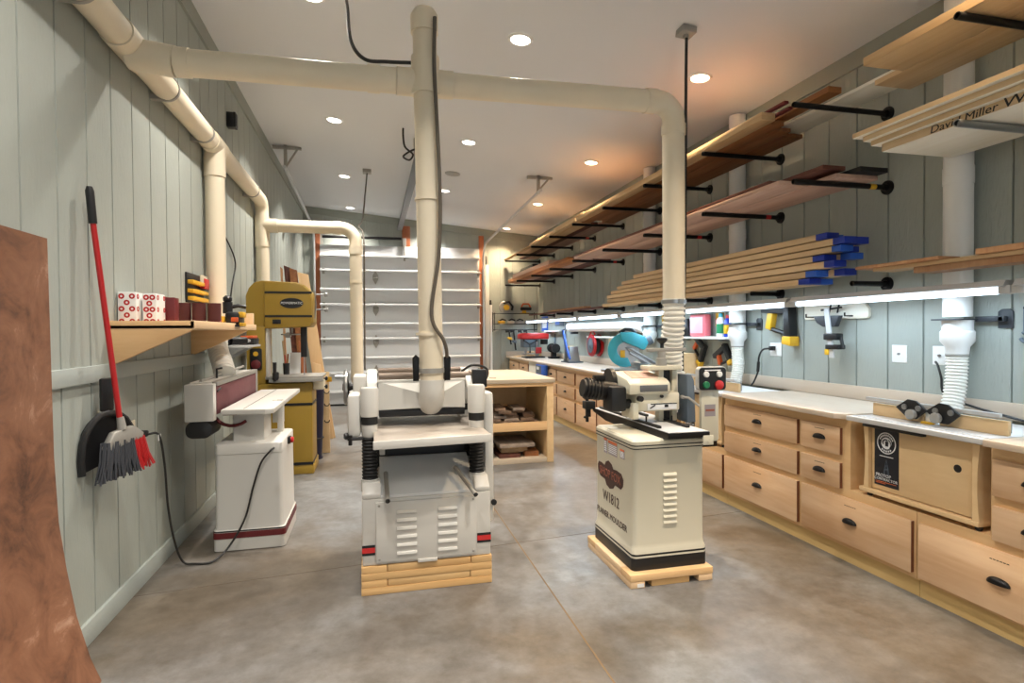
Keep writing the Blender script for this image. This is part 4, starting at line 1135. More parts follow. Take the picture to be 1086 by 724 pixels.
mb = MB(); mb.box(1.43, 1.535, 3.30, 3.46, .945, 1.105, .02); mb.cyl((1.53, 3.34, .99), (1.57, 3.34, .99), .03, None, 16); mb.build('gear_case', 'black', t)
for x in (1.80, 1.895):
    mb = MB(); mb.box(x - .017, x + .017, 3.36, 3.42, .868, 1.20, .004); mb.build('column_post', 'cream', t)
mb = MB(); mb.box(1.83, 1.87, 3.38, 3.42, .87, 1.20); mb.build('lift_screw', 'black', t)
mb = MB(); mb.box(1.70, 1.925, 3.32, 3.46, 1.198, 1.225, .006); mb.build('column_cap', 'cream', t)
mb = MB(); mb.lathe([(.035, 1.225), (.035, 1.27), (.026, 1.275), (.026, 1.315)], (1.805, 3.37, 0), 'Z', 18); mb.build('lift_collar', 'dullsteel', t)
mb = MB(); mb.box(1.70, 1.98, 3.355, 3.385, 1.315, 1.338, .006); ca = mb.build('crank_arm', 'dullsteel', t)
mb = MB(); mb.lathe([(.012, 1.338), (.012, 1.365), (.034, 1.385), (.034, 1.40), (.02, 1.405)], (1.81, 3.37, 0), 'Z', 18); mb.build('crank_knob', 'black', ca)
mb = MB(); mb.prism([(1.925, .868), (1.985, .868), (1.975, 1.13), (1.955, 1.17), (1.925, 1.17)], 'Y', 3.26, 3.38, .004); mb.build('side_casting', 'castgrey', t)
mb = MB(); mb.tube([(1.90, 3.27, 1.03), (1.93, 3.25, 1.025), (1.985, 3.22, .975)], .008, 8); mb.lathe([(.012, 0), (.012, -.02)], (1.90, 3.285, 1.03), 'Y', 12); mb.build('lock_lever', 'dullsteel', t)
mb = MB(); mb.lathe([(.06, .90), (.07, .97), (.082, 1.03), (.082, 1.13), (.086, 1.13), (.086, 1.17), (.076, 1.175)], (1.975, 3.54, 0), 'Z', 24); mb.build('dust_port', 'pvcwhite', t)
# control pedestal
mb = MB(); mb.prism([(2.140, .70), (2.262, .70), (2.272, .715), (2.272, 1.06), (2.140, 1.06)], 'Y', 3.445, 3.475, .004); cp = mb.build('control_post', 'cream', t)
mb = MB(); mb.prism(rrect(2.105, 2.315, 1.045, 1.205, .025), 'Y', 3.425, 3.465, .004); cb = mb.build('control_box', 'white', t)
mb = MB(); mb.prism(rrect(2.110, 2.310, 1.050, 1.200, .022), 'Y', 3.420, 3.427); mb.build('control_face', 'black', cb)
for x, z, r, m, nm in ((2.158, 1.085, .024, 'green', 'start_button'), (2.256, 1.083, .031, 'redplastic', 'stop_button'), (2.158, 1.155, .020, 'whiteplastic', 'speed_dial'), (2.256, 1.155, .020, 'whiteplastic', 'speed_dial')):
    mb = MB(); mb.lathe([(r, 0), (r, -.012), (r * .8, -.016), (.001, -.016)], (x, 3.42, z), 'Y', 20); mb.build(nm, m, cb)
mb = MB(); mb.box(2.15, 2.27, 3.4185, 3.42, 1.178, 1.186); mb.build('face_lettering', 'decalwhite', cb)
mb = MB(); mb.box(2.165, 2.245, 3.4435, 3.446, .87, .95); s_ = mb.build('nameplate', 'decalgrey', cp)
mb = MB(); mb.box(2.172, 2.238, 3.4425, 3.4445, .905, .918); mb.build('plate_print', 'logored', s_)
mb = MB(); mb.box(1.88, 2.27, 3.46, 3.49, .66, .71, .004); mb.build('control_arm', 'blackmetal', t)
# drop cord from the ceiling box
t = thing('drop_cord', (2.217, 3.756, ceil_z(2.217)), 'black power cord dropping from a ceiling box to the moulder', 'cord')
mb = MB(); mb.X = Matrix.Translation((2.217, 3.756, ceil_z(2.217))) @ Matrix.Rotation(math.atan(.093), 4, 'Y'); mb.box(-.055, .055, -.055, .055, -.05, 0, .006); mb.cyl((0, 0, -.07), (0, 0, -.05), .02, None, 12); mb.build('ceiling_box', 'dullsteel', t)
MB().tube(spline([(2.217, 3.756, 3.56), (2.19, 3.72, 3.1), (2.15, 3.66, 2.5), (2.12, 3.62, 1.9), (2.09, 3.6, 1.4), (2.07, 3.58, 1.0), (2.0, 3.56, .80)], 8), .011, 8).build('cable', 'cable', t)

# ================================================================== ISLAND WITH SCRAP SHELVES
t = thing('work_island', (1.4, 6.85, 0), 'pale plywood work island with open scrap shelves behind the planer', 'workbench')
mb = MB(); mb.box(.62, 1.955, 6.06, 7.66, .885, .93, .004); mb.build('top', 'islandtop', t)
mb = MB(); mb.box(.64, 1.94, 6.075, 6.095, .845, .885, .002); mb.build('top_rail', 'shelfwood', t)
for x in (.64, 1.865):
    mb = MB(); mb.box(x, x + .075 if x > 1 else x + .03, 6.08, 7.64, 0.0, .885, .002); mb.build('side_panel', 'birch', t)
mb = MB(); mb.box(.67, 1.865, 6.10, 7.6, .395, .42, .002); mb.build('shelf', 'islandtop', t)
mb = MB(); mb.box(.67, 1.865, 6.08, 6.10, .36, .455, .002); mb.build('shelf_lip', 'shelfwood', t)
mb = MB(); mb.box(.67, 1.865, 6.085, 7.6, .0, .055, .002); mb.build('bottom', 'islandtop', t)
mb = MB(); mb.box(.67, 1.865, 6.95, 6.97, .06, .885); mb.build('back_panel', 'birch', t)
# offcuts: (x, y, z, w, l, th, rot, mat)
def offcut(x, y, z, w, l, th, rot, m, lb, g, tilt=0.0):
    mb = MB(); mb.X = Matrix.Translation((x, y, z + th / 2)) @ Matrix.Rotation(rot, 4, 'Z') @ Matrix.Rotation(tilt, 4, 'Y'); mb.box(-w / 2, w / 2, -l / 2, l / 2, -th / 2, th / 2, .002)
    o = mb.build('wood_offcut', m); tag(o, lb, 'offcut', g); return o
g1 = 'scrap boards piled on the upper island shelf'
z = .421
levels = [[(1.10, .13), (1.26, .14), (1.42, .15), (1.58, .14), (1.74, .15)], [(1.15, .14), (1.32, .12), (1.50, .16), (1.68, .15)], [(1.12, .12), (1.36, .14), (1.52, .14), (1.71, .14)], [(1.30, .15), (1.48, .15), (1.70, .12)], [(1.40, .15), (1.56, .14)], [(1.38, .12), (1.58, .13)]]
where = ['bottom layer', 'second layer', 'third layer', 'fourth layer', 'fifth layer', 'topmost layer']
pos = {5: ['leftmost', 'second from left', 'middle', 'fourth from left', 'rightmost'], 4: ['leftmost', 'second from left', 'third from left', 'rightmost'], 3: ['left', 'middle', 'right'], 2: ['left', 'right']}
for li, L in enumerate(levels):
    th = .030
    for k, (x, w) in enumerate(L):
        offcut(x, 6.42 + random.uniform(-.06, .05), z, w, .40 + random.uniform(-.08, .08), th - .002, random.uniform(-.10, .10), 'greywood' if (li + k) % 3 == 0 else 'offcut',
               'scrap board, %s in the %s of the upper island shelf pile' % (pos[len(L)][k], where[li]), g1)
    z += th
g2 = 'scrap boards on the lower island shelf'
low = [(1.12, 6.40, .056, .20, .5, .035, .06, 'greywood', 'grey scrap board at the bottom left of the lower island shelf'), (1.14, 6.38, .092, .18, .45, .03, -.05, 'greywood', 'grey scrap board second from the bottom in the left pile on the lower shelf'),
       (1.12, 6.42, .123, .2, .5, .035, .03, 'greywood', 'grey scrap board third from the bottom in the left pile on the lower shelf'), (1.13, 6.40, .159, .17, .48, .03, .1, 'greywood', 'grey scrap board on top of the left pile on the lower shelf'),
       (1.45, 6.36, .056, .24, .42, .04, .03, 'walnut', 'dark scrap board lying flat under the block on the lower island shelf'), (1.72, 6.28, .056, .16, .2, .055, -.05, 'brown', 'short reddish block at the right of the lower island shelf'),
       (1.53, 6.42, .097, .30, .36, .075, .0, 'tan', 'thick tan block in the middle of the lower island shelf'), (1.53, 6.40, .173, .40, .55, .04, .03, 'greywood', 'wide brown board on top of the thick block on the lower island shelf')]
for a in low: offcut(*a, g2)
mb = MB(); mb.tube([(1.26, 6.3, .933), (1.33, 6.26, .933)], .004, 6); tag(mb.build('pencil', 'greycable'), 'thin grey pencil lying on the island top', 'pencil')
# ================================================================== CABINET RUN ON THE RIGHT
FX = 2.84
def pull(par, y, z):
    mb = MB(); n = 10; rings = []
    for i in range(n + 1):
        a = PI * i / n
        yy = -.052 * math.cos(a)
        rr = max(.02, math.sin(a) ** .75)
        ring_ = []
        for j in range(7):
            b = (PI / 2) * j / 6
            ring_.append((FX - .022 - .024 * rr * math.sin(b), y + yy, z - .012 + .030 * rr * math.cos(b)))
        ring_.append((FX - .022, y + yy, z - .012))
        rings.append(ring_)
    mb.rings(rings, True, True)
    return mb.build('cup_pull', 'blackmetal', par)
def drawer(cab, y0, y1, z0, z1, mark=True):
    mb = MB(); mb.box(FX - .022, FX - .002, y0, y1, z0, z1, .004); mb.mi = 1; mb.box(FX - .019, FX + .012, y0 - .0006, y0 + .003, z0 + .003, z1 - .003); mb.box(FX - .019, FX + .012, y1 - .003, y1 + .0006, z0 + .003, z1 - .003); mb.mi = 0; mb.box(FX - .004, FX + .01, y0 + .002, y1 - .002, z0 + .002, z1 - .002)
    d = mb.build('drawer', ['maple', 'drawer_end'], cab)
    yc, zc = (y0 + y1) / 2, (z0 + z1) / 2
    pull(d, yc, zc + .006)
    if mark:
        mb = MB(); zt = z1 - .03 if (z1 - z0) < .2 else z1 - .045
        for k in range(6):
            mb.box(FX - .0226, FX - .0218, yc - .045 + k * .015, yc - .045 + k * .015 + .011, zt - .002, zt + .002)
        mb.build('drawer_note', 'black', d)
    return d
def cabinet(label, y0, y1, lo, hi, drawers, group='drawer cabinets along the right wall'):
    """full-height between y0 and y1; low base reaching from lo to hi under the neighbouring recess"""
    t = thing('drawer_cabinet', (3.1, (y0 + y1) / 2, 0), label, 'cabinet', group)
    poly = [(lo, .10), (hi, .10)]
    if hi > y1: poly += [(hi, .465), (y1, .465)]
    poly += [(y1, .897), (y0, .897)]
    if lo < y0: poly += [(y0, .465), (lo, .465)]
    mb = MB(); mb.prism([(a + (.0012 if a == lo else (-.0012 if a == hi else 0)), b) for a, b in poly], 'X', FX, XR - .021); mb.build('carcass', 'frame', t)
    mb = MB(); mb.box(FX + .022, FX + .05, lo + .001, hi - .001, 0, .10); mb.build('toe_kick', 'toekick', t)
    for a in drawers: drawer(t, *a)
    return t
R1, R2, R3 = (.665, .838), (.455, .618), (.125, .412)
# nearest cabinet, right edge of the picture
cabinet('drawer cabinet nearest the camera at the right edge, right of the router table', 1.20, 2.10, 1.20, 2.48,
        [(1.72, 2.082, *R1), (1.72, 2.082, *R2), (1.30, 1.68, *R1), (1.30, 1.68, *R2), (1.64, 2.455, .118, .412)])
cabinet('wide drawer cabinet left of the near router table, with five small drawers above large ones', 2.925, 4.212, 2.482, 4.212,
        [(3.36, 4.20, *R1), (3.36, 4.20, *R2), (3.36, 4.20, *R3), (2.988, 3.322, *R1), (2.988, 3.322, *R2), (2.498, 3.318, .128, .412)])
cabinet('drawer cabinet behind the moulder pedestal, under the far router table', 5.015, 5.62, 4.214, 5.62,
        [(5.05, 5.60, *R1), (5.05, 5.60, *R2), (5.05, 5.60, *R3), (4.232, 5.0, .128, .412)])
cabinet('drawer cabinet seen just left of the moulder motor', 5.622, 7.79, 5.622, 7.79,
        [(7.02, 7.76, *R1), (7.02, 7.76, *R2), (7.02, 7.76, *R3), (6.25, 6.98, *R1), (6.25, 6.98, *R2), (6.25, 6.98, *R3), (5.66, 6.21, *R1), (5.66, 6.21, *R2), (5.66, 6.21, *R3)])
cabinet('drawer cabinet beside the work island, with the blue and white box on it', 7.792, 9.86, 7.792, 9.86,
        [(7.84, 8.65, *R1), (7.84, 8.65, *R2), (7.84, 8.65, *R3), (8.70, 9.20, *R1), (8.70, 9.20, *R2), (8.70, 9.20, *R3), (9.25, 9.82, *R1), (9.25, 9.82, *R2), (9.25, 9.82, *R3)])
cabinet('farthest drawer cabinet in the back corner, beneath the red drill press', 10.342, 11.97, 10.342, 11.97,
        [(10.40, 11.05, *R1), (10.40, 11.05, *R2), (10.40, 11.05, *R3), (11.10, 11.90, *R1), (11.10, 11.90, *R2), (11.10, 11.90, *R3)])
mb = MB(); mb.box(FX - .02, FX + .4, 9.866, 10.336, .0, .897, .003); tag(mb.build('filler_panel', 'whitewood'), 'pale upright panel between the two farthest drawer cabinets', 'panel')
def worktop(y0, y1, c0, c1, lb):
    x0 = FX - .07
    poly = [(x0 + (.05 if c0 else 0), y0)] + ([(x0, y0 + .05)] if c0 else []) + ([(x0, y1 - .05)] if c1 else []) + [(x0 + (.05 if c1 else 0), y1), (XR - .021, y1), (XR - .021, y0)]
    mb = MB(); mb.prism(poly, 'Z', .898, .93, .003); tag(mb.build('worktop', 'worktop'), lb, 'worktop')
worktop(1.2, 2.09, False, False, 'pale worktop at the right edge, beside the near router table')
worktop(2.935, 4.205, True, True, 'pale worktop between the two router tables')
worktop(5.015, 11.975, True, False, 'long pale worktop running from the far router table to the back wall')

# router tables sit in the two recesses
def router_table(dy, label):
    t = thing('router_table', (3.05, 2.5 + dy, .466), label, 'router table', 'router tables in the cabinet run')
    Y = lambda v: v + dy
    mb = MB(); mb.box(2.875, 3.38, Y(2.185), Y(2.79), .515, .888); mb.build('box', 'birch', t)
    for a, b, s in ((2.150, 2.185, -1), (2.79, 2.825, 1)):
        mb = MB()
        bow = [(.012 * math.sin(PI * k / 8)) for k in range(9)]
        out = [(Y(a if s < 0 else b) - s * bow[k], .505 + .383 * k / 8) for k in range(9)]
        inn = [(Y(b if s < 0 else a), .888), (Y(b if s < 0 else a), .505)]
        mb.prism(out + inn, 'X', 2.835, 3.39, 0); mb.build('side_panel', 'birch', t)
    mb = MB(); mb.box(2.828, 3.39, Y(2.15), Y(2.85), .488, .512, .003); mb.build('bottom_board', 'birch', t)
    mb = MB(); mb.box(2.855, 2.875, Y(2.19), Y(2.785), .518, .885, .002); dr = mb.build('door_panel', 'birch', t)
    mb = MB(); mb.lathe([(.020, 0), (.020, -.0015)], (2.855, Y(2.273), .745), 'X', 20); mb.build('finger_hole', 'black', dr)
    mb = MB(); mb.box(2.8535, 2.855, Y(2.605), Y(2.765), .545, .875); dc = mb.build('decal', 'decal', dr)
    mb = MB(); mb.lathe([(.056, 0), (.062, 0), (.062, -.0008), (.056, -.0008), (.056, 0)], (2.8535, Y(2.685), .795), 'X', 32, caps=False)
    mb.lathe([(.001, 0), (.034, 0), (.034, -.0008), (.001, -.0008)], (2.8535, Y(2.685), .795), 'X', 28); mb.build('round_logo', 'decalwhite', dc)
    mb = MB(); mb.box(2.8520, 2.8530, Y(2.672), Y(2.692), .778, .806); mb.tube(arc((2.8522, Y(2.69), .797), .018, -.6, 2.4, 8, 'YZ'), .004, 4); mb.tube(arc((2.8522, Y(2.68), .79), .026, 1.9, 4.0, 8, 'YZ'), .003, 4); mb.build('logo_mark', 'decal', dc)
    for k, a in enumerate([PI * (.16 + .085 * i) for i in range(9)]):
        mb = MB(); yy, zz = Y(2.685) - .046 * math.cos(PI - a), .795 + .046 * math.sin(a)
        mb.box(2.8524, 2.8535, yy - .004, yy + .004, zz - .005, zz + .005); mb.build('logo_letter', 'decalwhite', dc)
    for k in range(5):
        mb = MB(); a = PI * (1.3 + .1 * k); yy, zz = Y(2.685) - .046 * math.cos(a), .795 + .046 * math.sin(a)
        mb.box(2.8524, 2.8535, yy - .004, yy + .004, zz - .005, zz + .005); mb.build('logo_letter', 'decalwhite', dc)
    mb = MB(); mb.box(2.8526, 2.8535, Y(2.64), Y(2.73), .716, .720); mb.build('print_line', 'decalwhite', dc)
    mb = MB()
    for k in range(3):
        mb.tube([(2.8530, Y(2.685) + .022 * (1 - k * .3), .60), (2.8530, Y(2.685) + .012 * (1 - k * .3), .65), (2.8530, Y(2.685), .70 - k * .03), (2.8530, Y(2.685) - .012 * (1 - k * .3), .65), (2.8530, Y(2.685) - .022 * (1 - k * .3), .60)], .0012, 4)
    mb.build('grain_art', 'castgrey', dc)
    text('decal_lettering', 'PROTOP', .026, (2.8528, Y(2.705), .604), (0, -1, 0), (0, 0, 1), 'decalwhite', dc)
    text('decal_lettering', 'CONTRACTOR', .022, (2.8528, Y(2.688), .583), (0, -1, 0), (0, 0, 1), 'decalwhite', dc)
    mb = MB(); mb.box(2.8526, 2.8535, Y(2.62), Y(2.755), .566, .569); mb.box(2.8526, 2.8535, Y(2.69), Y(2.755), .558, .561); mb.build('print_line', 'decalorange', dc)
    for yy in (2.17, 2.80):
        for xx in (2.86, 3.34):
            mb = MB(); mb.lathe([(.012, .466), (.016, .470), (.016, .488)], (xx, Y(yy), 0), 'Z', 12); mb.build('foot', 'black', t)
    mb = MB(); mb.box(2.80, 3.40, Y(2.115), Y(2.905), .898, .926, .002); mb.build('table_top', plain('white_laminate', (222, 222, 222), .35), t)
    mb = MB(); mb.box(2.792, 2.80, Y(2.11), Y(2.91), .899, .926, .001); mb.build('edge_band', 'alu', t)
    mb = MB(); mb.box(2.826, 2.85, Y(2.12), Y(2.90), .926, .929); mb.box(2.88, 2.885, Y(2.2), Y(2.85), .9262, .9275); mb.build('miter_track', 'alu', t)
    mb = MB(); mb.box(2.800, 2.83, Y(2.42), Y(2.80), .880, .896, .002); mb.build('guide_bar', 'black', t)
    mb = MB()
    for k in range(9): mb.cyl((2.86, Y(2.17 + k * .085), .926), (2.86, Y(2.17 + k * .085), .9275), .004, None, 8)
    mb.build('screw', 'black', t)
    mb = MB(); mb.box(2.975, 2.995, Y(2.125), Y(2.47), .927, 1.0, .002); mb.box(2.975, 2.995, Y(2.56), Y(2.895), .927, 1.0, .002); mb.build('fence', 'birch', t)
    mb = MB(); mb.box(2.995, 3.01, Y(2.13), Y(2.89), .94, 1.0, .002); mb.build('fence_back', 'metal', t)
    mb = MB(); mb.box(2.955, 2.976, Y(2.15), Y(2.93), 1.014, 1.034, .003); mb.build('fence_rail', 'alu', t)
    for yc, s in ((2.61, 1), (2.425, -1)):
        mb = MB(); mb.prism([(Y(yc - .095), 1.0), (Y(yc - .03), .945), (Y(yc + .02), .945), (Y(yc + .095), 1.0), (Y(yc + .02), 1.052), (Y(yc - .03), 1.048)], 'X', 2.938, 2.951, .002); pl = mb.build('fence_bracket', 'black', t)
        mb = MB(); yk = Y(yc - s * .02); mb.lathe([(.012, 0), (.028, -.008), (.028, -.03), (.014, -.038)], (2.938, yk, .972), 'X', 18); mb.build('clamp_knob', 'dullsteel', pl)
        for q in (.035, -.05):
            mb = MB(); mb.cyl((2.930, Y(yc + q), 1.008), (2.938, Y(yc + q), 1.008), .016, None, 12); mb.build('bolt', 'metal', pl)
    mb = MB(); mb.box(2.96, 2.99, Y(2.50), Y(2.54), .93, .99, .003); mb.build('bit_guard', 'whiteplastic', t)
    mb = MB(); mb.box(2.94, 2.97, Y(2.49), Y(2.55), .927, .94, .003); mb.build('guard_tab', 'yellow', t)
    return t
RT1 = router_table(0, 'router table nearest the camera in the right cabinet run, black decal on its door')
RT2 = router_table(2.10, 'farther router table behind the moulder control pedestal')
# box on the far counter and drawer fronts
t = thing('printed_box', (2.78, 9.2, .74), 'blue and white printed box hung at the counter edge beside the island', 'box')
mb = MB(); mb.box(2.735, 2.789, 9.05, 9.55, .72, .885, .003); mb.build('carton', 'bluebright', t)
mb = MB(); mb.box(2.732, 2.736, 9.24, 9.55, .74, .87); mb.build('printed_panel', 'castgrey', t)
mb = MB(); mb.box(2.730, 2.7325, 9.36, 9.50, .80, .85); mb.build('print_block', 'decalwhite', t)
# ================================================================== LUMBER RACK BRACKETS
def bracket(z, y, length, label, group, tape=None, end='blackmetal'):
    xt = XR - length
    t = thing('pipe_bracket', (XR, y, z), label, 'bracket', group)
    mb = MB(); mb.lathe([(.013, -length), (.0185, -length), (.0185, -.01), (.001, -.01)], (XR, y, z), 'X', 14, caps=False)
    mb.lathe([(.001, -length + .02), (.013, -length + .02)], (XR, y, z), 'X', 14, caps=False)
    mb.build('pipe', end, t)
    mb = MB(); mb.lathe([(.024, -.045), (.026, -.016), (.048, -.013), (.050, -.0005), (.001, -.0005)], (XR, y, z), 'X', 20)
    for k in range(4):
        a = PI / 4 + k * PI / 2
        mb.lathe([(.006, -.017), (.006, -.012)], (XR, y + .037 * math.cos(a), z + .037 * math.sin(a)), 'X', 8)
    mb.build('flange', 'blackmetal', t)
    if tape:
        mb = MB(); mb.lathe([(.0192, -.16), (.0192, -.11)], (XR, y, z), 'X', 14, caps=False); mb.build('tape_band', tape, t)
    return t
BY = [2.19, 3.29, 4.37, 5.46, 6.55, 7.64, 8.72, 9.80, 10.86, 11.86]
ordn = ['first', 'second', 'third', 'fourth', 'fifth', 'sixth', 'seventh', 'eighth', 'ninth', 'farthest']
for i, y in enumerate(BY):
    bracket(2.945, y, .77, 'black pipe bracket of the upper lumber rack, %s from the camera' % ordn[i], 'upper rack pipe brackets', 'red' if i == 6 else None)
for i, y in enumerate(BY):
    if i == 0:
        bracket(2.435, y, .77, 'silver pipe bracket under the pale named boards, nearest the camera', 'middle rack pipe brackets', end='metal')
    else:
        bracket(2.435, y, .77, 'black pipe bracket of the middle lumber rack, %s from the camera' % ordn[i], 'middle rack pipe brackets', 'yellow' if i == 1 else ('red' if i in (2, 3, 5) else None))
for i, y in enumerate(BY[:9]):
    bracket(1.765, y, .30, 'short black pipe bracket just above the tube lights, %s from the camera' % ordn[i], 'short pipe brackets above the tube lights')

# ================================================================== LUMBER
def board(x0, x1, y0, y1, z0, th, m, lb, g, cat='lumber', skew=0.0, edge=None):
    if any(y0 - .1 < q < y1 + .1 for q in (2.72, 4.86, 6.66)) and x1 > 3.322:
        x1 = 3.322
    mb = MB(); mb.hexa([(x0, y0, z0), (x1, y0, z0), (x1 + skew, y1, z0), (x0 + skew, y1, z0), (x0, y0, z0 + th), (x1, y0, z0 + th), (x1 + skew, y1, z0 + th), (x0 + skew, y1, z0 + th)], .002)
    if edge:
        mb.mi = 1; mb.box(x0 - .0008, x0 + .001, y0, y1, z0 + .002, z0 + th - .001); mb.mi = 0
    o = mb.build('lumber_board', [m, edge] if edge else m); tag(o, lb, cat, g); return o
G = 'boards on the upper lumber rack'
zu = 2.9645
board(2.765, 3.045, .5, 2.765, zu, .048, 'pine', 'broad tan board at the top right corner, nearest edge of the upper rack', G, edge='tan')
board(3.05, 3.32, .6, 2.965, zu, .030, 'pine', 'tan board beside the wall behind the broad one at top right', G)
board(3.09, 3.37, 1.0, 5.2, zu + .043, .022, 'whitewood', 'long whitish board next to the wall above the first pipes of the upper rack', G)
board(2.735, 2.85, 3.62, 7.5, zu, .055, 'tan', 'thick pale brown beam along the front edge of the upper rack, second bay', G)
board(2.855, 2.99, 3.70, 7.6, zu, .040, 'brown', 'brown beam with a rough end just behind the front beam of the upper rack', G)
board(2.995, 3.13, 3.80, 7.4, zu, .028, 'brown', 'brown plank in the middle of the upper rack above the second pipe', G)
board(3.135, 3.375, 3.90, 7.55, zu, .030, 'brown', 'reddish brown plank beside the wall under the long whitish board', G)
board(2.97, 3.075, 3.25, 6.9, zu + .070, .040, 'brown', 'orange brown board with a square sawn end lying on top of the upper rack', G)
board(2.79, 2.825, 3.45, 6.2, zu + .057, .018, 'maroon', 'thin dark red strip lying on the front beam of the upper rack', G)
board(2.87, 2.90, 3.5, 6.0, zu + .042, .02, 'maroon', 'thin dark red strip behind the front strip of the upper rack', G)
board(2.725, 2.80, 7.52, 9.9, zu, .05, 'pine', 'pale yellow beam along the front edge of the upper rack past the dust pipe', G)
board(2.805, 3.0, 7.62, 11.2, zu, .02, 'tan', 'tan plank in the far half of the upper rack', G)
board(3.005, 3.11, 7.64, 11.7, zu, .025, 'walnut', 'dark brown plank in the far half of the upper rack', G)
board(3.115, 3.36, 7.60, 11.6, zu, .02, 'pinkwood', 'pinkish plank beside the wall in the far half of the upper rack', G)
board(2.72, 2.80, 9.92, 11.9, zu, .02, 'tan', 'tan strip along the front edge at the far end of the upper rack', G)
board(2.76, 2.86, 7.3, 8.6, zu + .06, .03, 'pine', 'short pale board lying on the far front beam of the upper rack', G)
# white named boards on the middle rack
G = 'pale boards stacked on the middle rack nearest the camera'
zm = 2.4545
nb = board(2.82, 3.41, .4, 2.69, zm, .044, 'whitewood', 'lowest wide pale board with a handwritten name on its edge', G, edge='pine')
text('handwriting', 'David Miller', .054, (2.8180, 2.235, zm + .021), (0, -1, 0), (0, 0, 1), 'black', nb, .15, sx=1.25)
text('handwriting', 'W', .066, (2.8180, 2.0, zm + .022), (0, -1, 0), (0, 0, 1), 'black', nb, .15, sx=1.5)
board(2.795, 3.41, .4, 2.74, zm + .046, .030, 'whitewood', 'pale board second from the bottom above the handwritten one', G, edge='pine')
board(2.770, 3.40, .4, 2.77, zm + .078, .030, 'whitewood', 'pale board second from the top of the named stack', G, edge='pine')
board(2.745, 3.38, .4, 2.82, zm + .110, .028, 'whitewood', 'topmost and farthest reaching pale board in the named stack', G, edge='pine')
G = 'boards on the middle lumber rack'
board(2.74, 2.98, 3.44, 7.6, zm, .028, 'pinkwood', 'pinkish plank with dark edge along the front of the middle rack', G)
board(2.985, 3.34, 3.20, 7.5, zm, .028, 'pinkwood', 'wide pinkish plank beside the wall in the middle rack', G)
board(2.745, 2.97, 3.55, 7.7, zm + .029, .026, 'walnut', 'dark walnut board lying over the front of the middle rack', G)
board(2.90, 3.08, 3.22, 7.0, zm + .056, .028, 'walnut', 'upper dark walnut board reaching toward the camera on the middle rack', G)
board(3.10, 3.32, 3.12, 6.5, zm + .029, .030, 'black', 'black edged board next to the wall on the middle rack', G)
board(2.74, 2.90, 7.75, 11.6, zm, .03, 'brown', 'reddish plank along the front of the middle rack at the far end', G)
board(2.905, 3.06, 7.7, 11.8, zm, .03, 'pinkwood', 'pinkish plank in the middle of the rack at the far end', G)
board(3.065, 3.3, 7.62, 10.8, zm, .04, 'walnut', 'dark plank beside the wall in the middle rack at the far end', G)
board(2.75, 2.92, 7.9, 11.7, zm + .031, .04, 'brown', 'reddish board stacked at the far front of the middle rack', G)
board(2.78, 2.95, 8.9, 11.4, zm + .072, .08, 'pinkwood', 'thick pinkish board on top at the far end of the middle rack', G)
mb = MB(); mb.box(2.98, 3.35, 10.6, 11.6, zm + .042, zm + .26, .006); mb.box(2.99, 3.34, 10.61, 11.59, zm + .262, zm + .29, .004); tag(mb.build('dark_crate', 'black'), 'dark box stored at the far end of the middle lumber rack', 'box')
# blue-ended lumber on the short pipes
G = 'lumber with blue painted ends above the tube lights'
rowsn = ['bottom', 'second', 'third', 'fourth', 'fifth', 'sixth', 'top']
zl = 1.785
for r in range(7):
    th = .042 + .006 * ((r * 3) % 4) / 3
    for c in range(2):
        x0 = 3.11 + c * .107 + random.uniform(-.012, .004); w = .102
        y0 = 3.52 + random.uniform(-.16, .14) - .03 * r + (.02 if c else -.04)
        y1 = 7.35 + random.uniform(-.12, .3) - .12 * r
        m = MB(); m.box(x0, x0 + w, y0, y1, zl, zl + th - .003, .002)
        o = m.build('lumber_board', 'pine'); tag(o, 'pale blue-ended board, %s layer of the stack over the tube lights, %s side' % (rowsn[r], 'wall' if c else 'front'), 'lumber', G)
        m = MB(); L_ = .10 + random.uniform(-.02, .03); m.box(x0 - .001, x0 + w + .001, y0 - .002, y0 + L_, zl - .0005, zl + th - .0025, .002); m.build('painted_end', 'bluebright' if (r + c) % 3 == 1 else 'blue', o)
    zl += th + .006
# boards on the short pipes near the camera
G = 'boards above the tube lights at the right edge'
board(3.17, 3.45, 1.2, 2.80, 1.785, .036, 'redwood', 'reddish brown board right above the nearest tube light', G)
board(3.16, 3.44, 1.0, 3.08, 1.822, .022, 'tan', 'long tan board on the reddish one above the nearest tube light', G)
board(3.14, 3.30, 2.62, 3.20, 1.846, .020, 'redwood', 'short tan board reaching farthest left over the nearest tube light', G)
board(3.31, 3.45, 2.4, 2.95, 1.846, .022, 'whitewood', 'short pale board end lying next to the wall over the nearest tube light', G)
board(3.15, 3.40, 1.0, 2.42, 1.846, .032, 'redwood', 'thick tan board on top at the right edge over the nearest tube light', G)
mb = MB(); mb.box(3.18, 3.21, 1.9, 2.02, 1.747, 1.80, .004); tag(mb.build('rubber_block', 'rubber'), 'small black block under the boards at the right edge above the tube light', 'block')
G = 'thin strips above the far tube lights'
board(3.17, 3.24, 7.75, 11.6, 1.785, .022, 'walnut', 'dark wood strip in front above the far tube lights', G)
board(3.25, 3.34, 7.8, 11.2, 1.785, .03, 'brown', 'brown wood strip next to the wall above the far tube lights', G)
board(3.18, 3.30, 8.4, 10.3, 1.816, .022, 'redwood', 'short reddish strip on top above the far tube lights', G)

